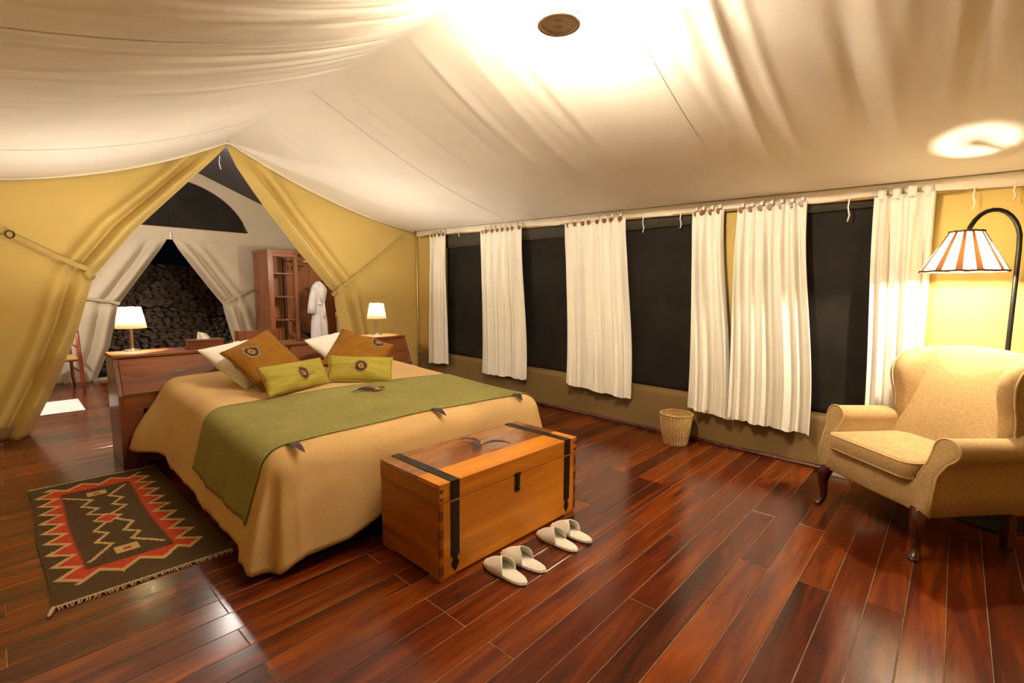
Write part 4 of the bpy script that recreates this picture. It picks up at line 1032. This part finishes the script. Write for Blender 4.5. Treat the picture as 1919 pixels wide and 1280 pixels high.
# ---- tissue box and things on the cabinet
TB = empty('tissue_box', (1.245, 5.02, ZT+0.012), radians(-2)); tag(TB, 'wooden tissue box with a tissue pulled up on the headboard cabinet', 'tissue box')
m = MB(); m.box((-0.135, -0.07, 0), (0.135, 0.07, 0.068)); m.build('body', 'mahog', TB, bevel=0.003)
m = MB(); m.box((-0.139, -0.074, 0.060), (0.139, 0.074, 0.078)); m.build('lid', 'mahog', TB, bevel=0.003)
m = MB(); m.grid(lambda u, v: (lerp(-0.06, 0.055, u)*(1-0.45*v)-0.012*v, 0.012*sin(u*9+v*2)*(1-v*0.3)+0.012*v, 0.07+0.075*v*(1-0.25*u)), 20, 10); m.build('tissue', 'paper', TB, True, solid=0.001)
zt = ZT+0.0125
def flat(name, mat, label, cat, x, y, w, d, h, a):
    m = MB(); m.box((-w/2, -d/2, 0), (w/2, d/2, h)); o = m.build(name, mat, None, bevel=min(0.002, h*0.3)); o.location = (x, y, zt); o.rotation_euler = (0, 0, radians(a)); tag(o, label, cat); return o
PT = empty('paper_tray', (1.60, 5.08, zt), radians(8)); tag(PT, 'white crumpled papers lying on the cabinet beside the tissue box', 'papers')
m = MB(); m.grid(lambda u, v: (lerp(-0.11, 0.11, u), lerp(-0.08, 0.08, v), 0.012+0.03*abs(mnoise.noise((u*3, v*3, 4)))+0.05*(u-0.5)**2), 14, 10); m.build('top_sheet', 'paper', PT, True, solid=0.002)
m = MB(); m.box((-0.10, -0.075, 0), (0.10, 0.075, 0.008)); m.build('paper_stack', 'paper', PT)
flat('booklet', 'dgreen', 'green booklet on the cabinet behind the left ochre cushion', 'booklet', 1.80, 5.02, 0.15, 0.20, 0.010, 12)
flat('notebook', 'black', 'dark notebook with pale pages on the cabinet between the white pillows', 'notebook', 2.20, 5.03, 0.20, 0.14, 0.012, 18)
flat('card', 'red', 'red card lying on the cabinet beside the notebook', 'card', 2.40, 5.03, 0.12, 0.08, 0.006, -10)

# ---- chair behind the cabinet (desk side)
DC = empty('desk_chair', (2.05, 5.80, 0)); tag(DC, 'plain wooden chair showing its back above the headboard cabinet', 'chair')
for x in (-0.235, 0.235):
    m = MB(); m.tube([(x, 0.22, 0), (x, 0.20, 0.45), (x, 0.24, 0.93)], [0.022, 0.024, 0.02], 4); m.build('leg', 'wardrobe', DC)
    m = MB(); m.tube([(x, -0.20, 0), (x, -0.20, 0.44)], 0.024, 4); m.build('leg', 'wardrobe', DC)
m = MB(); m.box((-0.225, 0.215, 0.80), (0.225, 0.24, 0.925)); m.build('back_rail', 'wardrobe', DC, bevel=0.004)
m = MB(); m.box((-0.225, 0.20, 0.60), (0.225, 0.222, 0.66)); m.build('back_rail', 'wardrobe', DC, bevel=0.004)
m = MB(); m.box((-0.25, -0.22, 0.44), (0.25, 0.22, 0.465)); m.build('seat', 'wardrobe', DC, bevel=0.004)

# ---- wardrobe with open shelves in the annex
WD = empty('open_wardrobe', (3.20, 8.85, 0)); tag(WD, 'open red wood wardrobe with shelves standing in the annex', 'wardrobe')
def wbox(nm, a, b, mt='wardrobe', par=WD):
    m = MB(); m.box(a, b); return m.build(nm, mt, par, bevel=0.003)
HW = 2.09; WW = 1.30
wbox('side_panel', (0, 0.03, 0), (0.035, 0.68, HW-0.05)); wbox('side_panel', (WW-0.035, 0.03, 0), (WW, 0.68, HW-0.05))
wbox('post', (-0.005, -0.03, 0), (0.085, 0.045, HW)); wbox('post', (0.445, -0.02, 0), (0.505, 0.03, HW-0.06)); wbox('post', (WW-0.06, -0.02, 0), (WW, 0.04, HW))
wbox('top_board', (-0.01, -0.02, HW-0.06), (WW, 0.69, HW), 'wardrobe')
wbox('top_rail', (0.085, -0.015, HW-0.12), (0.50, 0.015, HW-0.06))
wbox('rear_post', (0.50, 0.60, 0), (0.55, 0.655, HW-0.1), 'dovetail')
for i in range(5):
    wbox('back_plank', (0.04+i*0.244, 0.66, 0.05), (0.04+i*0.244+0.241, 0.675, HW-0.06), 'pine')
for z in (0.42, 0.85, 1.26, 1.665):
    wbox('shelf', (0.04, 0.02, z), (0.47, 0.60, z+0.026), 'wardrobe')
m = MB(); m.tube([(0.50, 0.3, 1.92), (WW-0.03, 0.3, 1.92)], 0.014, 10); m.build('hanging_rail', 'chrome', WD, True)
for i, x in enumerate((0.60, 0.66, 0.73)):
    h = empty('coat_hanger', (3.20+x, 9.15, 1.92)); tag(h, ['wooden coat hanger nearest the shelves in the wardrobe', 'middle wooden coat hanger in the wardrobe', 'wooden coat hanger nearest the white robe in the wardrobe'][i], 'hanger', 'coat hangers')
    m = MB(); m.tube([(0, -0.19, -0.15), (0, -0.10, -0.10), (0, 0, -0.075), (0, 0.10, -0.10), (0, 0.19, -0.15)], [0.008, 0.012, 0.013, 0.012, 0.008], 8); m.build('bar', 'pine', h, True)
    m = MB(); m.tube([(0, 0, -0.075), (0, 0, -0.02), (0, 0.016, 0.0), (0, 0.012, 0.016), (0, -0.008, 0.016)], 0.0025, 6); m.build('hook', 'chrome', h, True)
# robe
RB = empty('bath_robe', (4.06, 8.80, 0.45)); tag(RB, 'white bath robe with tied belt hanging beside the wardrobe', 'robe')
def robe_w(v): return pw([(0, 0.165), (0.3, 0.150), (0.60, 0.105), (0.63, 0.095), (0.68, 0.115), (0.86, 0.15), (0.95, 0.10), (1.0, 0.03)], v)[0]
m = MB(); m.grid(lambda u, v: (robe_w(v)*cos(2*pi*u)*(1+0.06*sin(10*pi*u+2*v)), (0.03+0.45*robe_w(v))*sin(2*pi*u)*(1+0.16*sin(12*pi*u+3*v)), 1.10*v), 60, 30, True); m.build('robe_body', 'robe', RB, True)
m = MB(); m.tube([(-0.09, -0.03, 0.98), (-0.14, -0.06, 0.82), (-0.165, -0.06, 0.66), (-0.175, -0.06, 0.52)], [0.05, 0.062, 0.066, 0.072], 12); m.build('sleeve', 'robe', RB, True)
m = MB(); m.lathe([(0.100, -0.02), (0.106, 0), (0.100, 0.02)], 24, (0, 0, 0.69)); m.build('belt', 'robe', RB, True)
m = MB(); m.tube([(0.05, -0.085, 0.69), (0.06, -0.10, 0.55), (0.055, -0.09, 0.42)], [0.018, 0.02, 0.022], 8); m.build('belt_end', 'robe', RB, True)
m = MB(); m.tube([(-0.05, -0.05, 1.06), (0.0, -0.08, 0.9), (0.02, -0.09, 0.70)], [0.022, 0.026, 0.018], 8); m.build('collar', 'robe', RB, True)
# hanging tan bag
BG = empty('laundry_bag', (3.94, 7.6, 0)); tag(BG, 'tall tan fabric laundry bag with a blue band beside the white robe', 'bag')
RX = Matrix.Rotation(radians(90), 4, 'X')
m = MB(); pad(m, rrect(0.25, 0.98, 0.05), 0.16, 0.045, Matrix.Translation((0, 0, 0.49)) @ RX, 0.01); m.build('body', 'bag', BG, True)
m = MB(); pad(m, rrect(0.27, 0.10, 0.03), 0.18, 0.03, Matrix.Translation((0.0, 0, 0.985)) @ RX, 0.01); m.build('flap', 'bag', BG, True)
m = MB(); m.box((-0.127, -0.093, 0.64), (0.127, 0.093, 0.69)); m.build('band', 'blue', BG, bevel=0.01)
m = MB(); m.tube([(0.12, -0.05, 1.0), (0.16, -0.06, 0.90), (0.145, -0.05, 0.78)], 0.012, 8); m.build('strap', 'strapk', BG, True)
PK = empty('spray_can', (3.91, 7.57, 1.046)); tag(PK, 'small white and teal bottle on top of the tan laundry bag', 'bottle')
m = MB(); m.box((-0.045, -0.03, 0), (0.045, 0.03, 0.035)); m.build('body', 'paper', PK, bevel=0.006)
m = MB(); m.box((-0.01, -0.032, 0.0), (0.035, 0.032, 0.020)); m.build('label_band', 'teal', PK, bevel=0.004)
m = MB(); m.box((-0.075, -0.02, 0.0), (-0.045, 0.02, 0.02)); m.build('cap', 'black', PK, bevel=0.004)
# umbrella leaning in the wardrobe
UM = empty('umbrella', (4.0, 9.02, 0.52)); tag(UM, 'closed black umbrella leaning across the wardrobe back', 'umbrella')
m = MB(); m.tube([(0.05, 0.0, -0.05), (-0.10, 0.05, 0.09), (-0.26, 0.10, 0.24)], [0.030, 0.034, 0.018], 10); m.build('canopy', 'black', UM, True)
m = MB(); m.tube([(-0.26, 0.10, 0.24), (-0.34, 0.13, 0.315)], 0.008, 8); m.build('shaft', 'iron', UM, True)
m = MB(); m.tube([(-0.34, 0.13, 0.315), (-0.38, 0.14, 0.35), (-0.40, 0.145, 0.365)], [0.014, 0.015, 0.012], 8); m.build('handle', 'black', UM, True)

# ---- red chair in the annex and white mat
RC = empty('red_wood_chair', (0.42, 9.05, 0)); tag(RC, 'red stained wooden chair half hidden behind the left door flap', 'chair')
for x, y, h in ((0.28, -0.23, 0.88), (0.22, 0.31, 0.80), (-0.26, -0.23, 0.88), (-0.26, 0.31, 0.80)):
    m = MB(); m.tube([(x+0.012, y-0.02, 0), (x, y, 0.12), (x-0.006, y+0.005, 0.45), (x-0.02, y+0.01, h)], [0.016, 0.02, 0.022, 0.018], 8); m.build('leg', 'redleg', RC, True)
for x in (0.25, -0.26):
    for z in (0.27, 0.60):
        m = MB(); m.tube([(x, -0.22, z), (x-0.02, 0.31, z)], 0.013, 8); m.build('stretcher', 'redleg', RC, True)
for y in (-0.22, 0.31):
    m = MB(); m.tube([(-0.26, y, 0.42), (0.25, y, 0.42)], 0.016, 8); m.build('seat_rail', 'redleg', RC, True)
m = MB(); m.box((-0.27, -0.23, 0.43), (0.25, 0.32, 0.45)); m.build('seat', 'canvasstrap', RC)
bmx_ = empty('bath_mat', (0.385, 7.72, 0)); tag(bmx_, 'white towelling bath mat on the floor behind the left flap', 'bath mat')
m = MB(); pad(m, rrect(0.40, 0.80, 0.012, 3), 0.010, 0.004, Matrix.Translation((0, 0, 0.006)), 0, 3, 2); m.build('pile', 'mat', bmx_, True)
m = MB()
for y in (-0.36, 0.34): m.box((-0.19, y, 0.009), (0.19, y+0.02, 0.0125))
m.build('woven_border', 'mat', bmx_)

# ---- curtains
def curtain(ylo_t, yhi_t, ylo_b, yhi_b, zb_lo, zb_hi, nf, nb, lab, seed, tab=False):
    """y_lo is the end nearest the viewer"""
    rc = random.Random(seed)
    ym = (ylo_t+yhi_t)/2; zt_ = zhem(ym)+0.005; root = empty('curtain', wp(ym, 0.3, 0.06)); base = Vector(root.location)
    ph = [rc.uniform(-0.9, 0.9) for _ in range(nf*2+3)]; am = [rc.uniform(0.6, 1.3) for _ in range(nf*2+3)]
    gather = 0.15 if not tab else 0.14
    def fn(u, v):                                   # v 0 top .. 1 bottom
        q = u*nf*2; k = int(min(q, nf*2-1)); a = lerp(am[k], am[k+1], q-k); p = lerp(ph[k], ph[k+1], q-k)
        dep = 0.016+0.034*smooth01(v*4)
        w_ = u*nf*2*pi; fo = a*dep*(0.62*sin(w_+p+0.5*sin(v*3+seed))+0.55*sin(w_*0.41+seed*1.7+0.4*v)+0.30*sin(w_*1.73+seed*2.9-0.5*v)*smooth01(1.2-v))
        pinch = 0.010*sin(u*nf*4*pi+seed)*exp(-v*9)
        uu = u+0.004*sin(u*nf*2*pi+1+p)*min(1, u*8)*min(1, (1-u)*8)
        y = lerp(lerp(ylo_t, ylo_b, smooth01(v*1.1)), lerp(yhi_t, yhi_b, smooth01(v*1.1)), uu)
        zb = lerp(zb_lo, zb_hi, u)+0.010*sin(u*nf*2*pi+p)+0.012*mnoise.noise((u*4, seed, 0))
        droop = 0.018*(sin(u*nb*pi)**2)
        z = lerp(zt_-droop, zb, v)
        x = xw(y)-0.072-fo-pinch-0.02*v
        return Vector((x, y, z))-base
    m = MB(); m.grid(fn, nf*14, 46); m.build('cloth', 'white', root, True, solid=0.002)
    m = MB(); m.grid(lambda u, v: fn(u, lerp(0.947, 1.0, v))+Vector((-0.0028, 0, 0)), nf*14, 3); m.build('hem', 'white', root, True)
    for i in range(nb):
        u = (i+0.5)/nb; p = fn(u, 0.0)
        if not tab:
            m = MB(); dd = rc.uniform(-0.006, 0.006); m.tube([p+Vector((-0.012, dd, 0.004)), p+Vector((-0.018, dd, 0.004))], [0.025, 0.021], 14); b_ = m.build('button', 'button', root, auto=40)
        m = MB(); hw = 0.012 if not tab else 0.024
        m.grid(lambda a, b: p+Vector((-0.008+0.02*b*b, lerp(-hw, hw, a), -0.01+0.075*b)), 2, 4); m.build('tab', 'white', root, True, solid=0.002)
    tag(root, lab, 'curtain', 'white curtains along the window wall'); return root
curtain(5.63, 6.04, 5.57, 6.10, 0.315, 0.275, 4, 4, 'narrow white curtain at the far end beside the gable', 1)
curtain(4.08, 4.86, 3.97, 4.81, 0.295, 0.275, 8, 8, 'white curtain second from the gable, between the first two black screens', 2)
curtain(2.62, 3.41, 2.50, 3.35, 0.30, 0.34, 7, 8, 'white curtain third from the gable, left of the wicker basket', 3)
curtain(1.63, 1.92, 1.49, 1.87, 0.29, 0.325, 4, 4, 'narrow white curtain just right of the wicker basket', 4)
curtain(0.99, 1.515, 0.86, 1.48, 0.28, 0.30, 7, 7, 'wide bright white curtain left of the armchair', 5)
curtain(0.235, 0.57, 0.22, 0.52, 0.29, 0.29, 4, 4, 'white curtain hanging behind the armchair beneath the lamp', 6, True)

# ---- wicker basket
BK = empty('wicker_basket', (4.245, 1.925, 0)); tag(BK, 'small round wicker waste basket on the floor under the curtains', 'basket')
m = MB(); NA, NZ = 120, 46
def bk(u, v):
    r = lerp(0.108, 0.142, v); a = 2*pi*u; st = int(v*NZ) % 2
    return ((r+0.003*sin(30*a+pi*st))*cos(a), (r+0.003*sin(30*a+pi*st))*sin(a), 0.004+0.272*v)
m.grid(bk, NA, NZ, True); m.build('weave', 'wicker', BK, False, solid=0.004)
m = MB(); m.lathe([(0.001, 0.006), (0.108, 0.006), (0.108, 0.0)], 40, cap=False); m.build('bottom', 'wicker', BK)
for off in (0, 1):
    m = MB(); m.tube([((0.143+0.005*cos(k*0.9+off*pi))*cos(2*pi*k/70), (0.143+0.005*cos(k*0.9+off*pi))*sin(2*pi*k/70), 0.279+0.005*sin(k*0.9+off*pi)) for k in range(71)], 0.006, 6, cap=False); m.build('rim_strand', 'wicker', BK, True)
for k in range(30):
    a = 2*pi*(k+0.5)/30; m = MB(); m.tube([(0.112*cos(a), 0.112*sin(a), 0.004), (0.146*cos(a), 0.146*sin(a), 0.275)], 0.0026, 5); m.build('stake', 'wicker', BK, True)

# ---- socket box by the skirting
SB = empty('socket_box', (4.345, 0.665, 0), radians(-3)); tag(SB, 'small white power socket box on the floor behind the chair leg', 'socket')
m = MB(); m.box((-0.03, -0.085, 0), (0.03, 0.085, 0.04)); m.build('body', 'enamel', SB, bevel=0.005)
for y in (-0.04, 0.04):
    m = MB(); m.lathe([(0.017, 0.0), (0.017, 0.002)], 16, (0, y, 0.04)); m.build('outlet', 'paper', SB, auto=40)

# ---- lantern under the ridge
LN = empty('hanging_lantern', (1.97, 1.57, 2.685)); LN.scale = (0.70, 0.70, 0.70); tag(LN, 'white enamel lantern with round brown base hanging from the ridge', 'lantern')
m = MB(); m.lathe([(0.145, 0.0), (0.15, 0.006), (0.148, 0.016), (0.142, 0.02)], 48, cap=False); m.build('base_rim', 'tin', LN, auto=50)
m = MB(); m.lathe([(0.001, 0.010), (0.030, 0.010), (0.036, 0.004), (0.046, 0.004), (0.052, 0.012), (0.118, 0.012), (0.124, 0.003), (0.136, 0.003), (0.144, 0.010)], 48, cap=False); m.build('base_plate', 'tin', LN, auto=50)
m = MB(); m.lathe([(0.142, 0.018), (0.138, 0.03), (0.122, 0.055), (0.118, 0.075), (0.095, 0.092), (0.06, 0.10), (0.05, 0.115), (0.0, 0.115)], 48, cap=False); m.build('tank', 'enamel', LN, auto=50)
m = MB(); m.lathe([(0.045, 0.115), (0.062, 0.15), (0.068, 0.20), (0.055, 0.25), (0.045, 0.27)], 32, cap=False); m.build('globe', 'glass', LN, True)
m = MB(); m.lathe([(0.05, 0.265), (0.07, 0.28), (0.05, 0.31), (0.03, 0.335), (0.001, 0.34)], 32, cap=False); m.build('cap', 'enamel', LN, True)
for s in (-1, 1):
    a = radians(132); d = Vector((cos(a), sin(a), 0))*s
    m = MB(); m.tube([d*0.10+Vector((0, 0, 0.085)), d*0.135+Vector((0, 0, 0.10)), d*0.145+Vector((0, 0, 0.16)), d*0.13+Vector((0, 0, 0.25)), d*0.06+Vector((0, 0, 0.30))], [0.013, 0.015, 0.014, 0.013, 0.011], 10); m.build('side_tube', 'enamel', LN, True)
m = MB(); m.tube([(0, 0, 0.335), (0, 0, 0.52)], 0.004, 6); m.build('hook', 'iron', LN, True)
m = MB(); m.lathe([(0.002, 0.172), (0.018, 0.185), (0.022, 0.20), (0.014, 0.218), (0.002, 0.226)], 14, cap=False); m.build('bulb', 'bulb', LN, True)
light('lantern_light', (0, 0, 0.20), P_LANTERN, WARM, 0.030, LN)

# ---- annex lamps (out of sight behind the gable)
def annex_lamp(loc, power, lab, drop):
    root = empty('pendant_lamp', loc)
    m = MB(); m.lathe([(0.004, 0.10), (0.03, 0.10), (0.03, 0.05), (0.002, 0.05)], 16, cap=False); m.build('cap', 'enamel', root, True)
    m = MB(); m.lathe([(0.03, 0.05), (0.05, 0.02), (0.055, 0.0), (0.045, -0.03), (0.002, -0.05)], 20, cap=False); m.build('globe', glow('opal_globe', COOL, 6), root, True)
    m = MB(); m.tube([(0, 0, 0.10), (0, 0, drop)], 0.004, 6); m.build('cable', 'black', root, True)
    light('pendant_light', (0, 0, -0.09), power, COOL, 0.06, root); tag(root, lab, 'lamp'); return root
annex_lamp((1.97, 7.35, 3.36), P_ANNEX, 'small white pendant lamp under the annex roof ridge', 0.16)
annex_lamp((-0.10, 8.0, 2.30), P_BATH, 'small white pendant lamp on the left side of the annex', 0.39)
annex_lamp((3.75, 6.85, 1.95), 18.0, 'added unseen pendant lamp behind the right gable flap, brightening the wardrobe', 0.82)  # added lamp, kept out of view, to brighten wardrobe, robe and bag
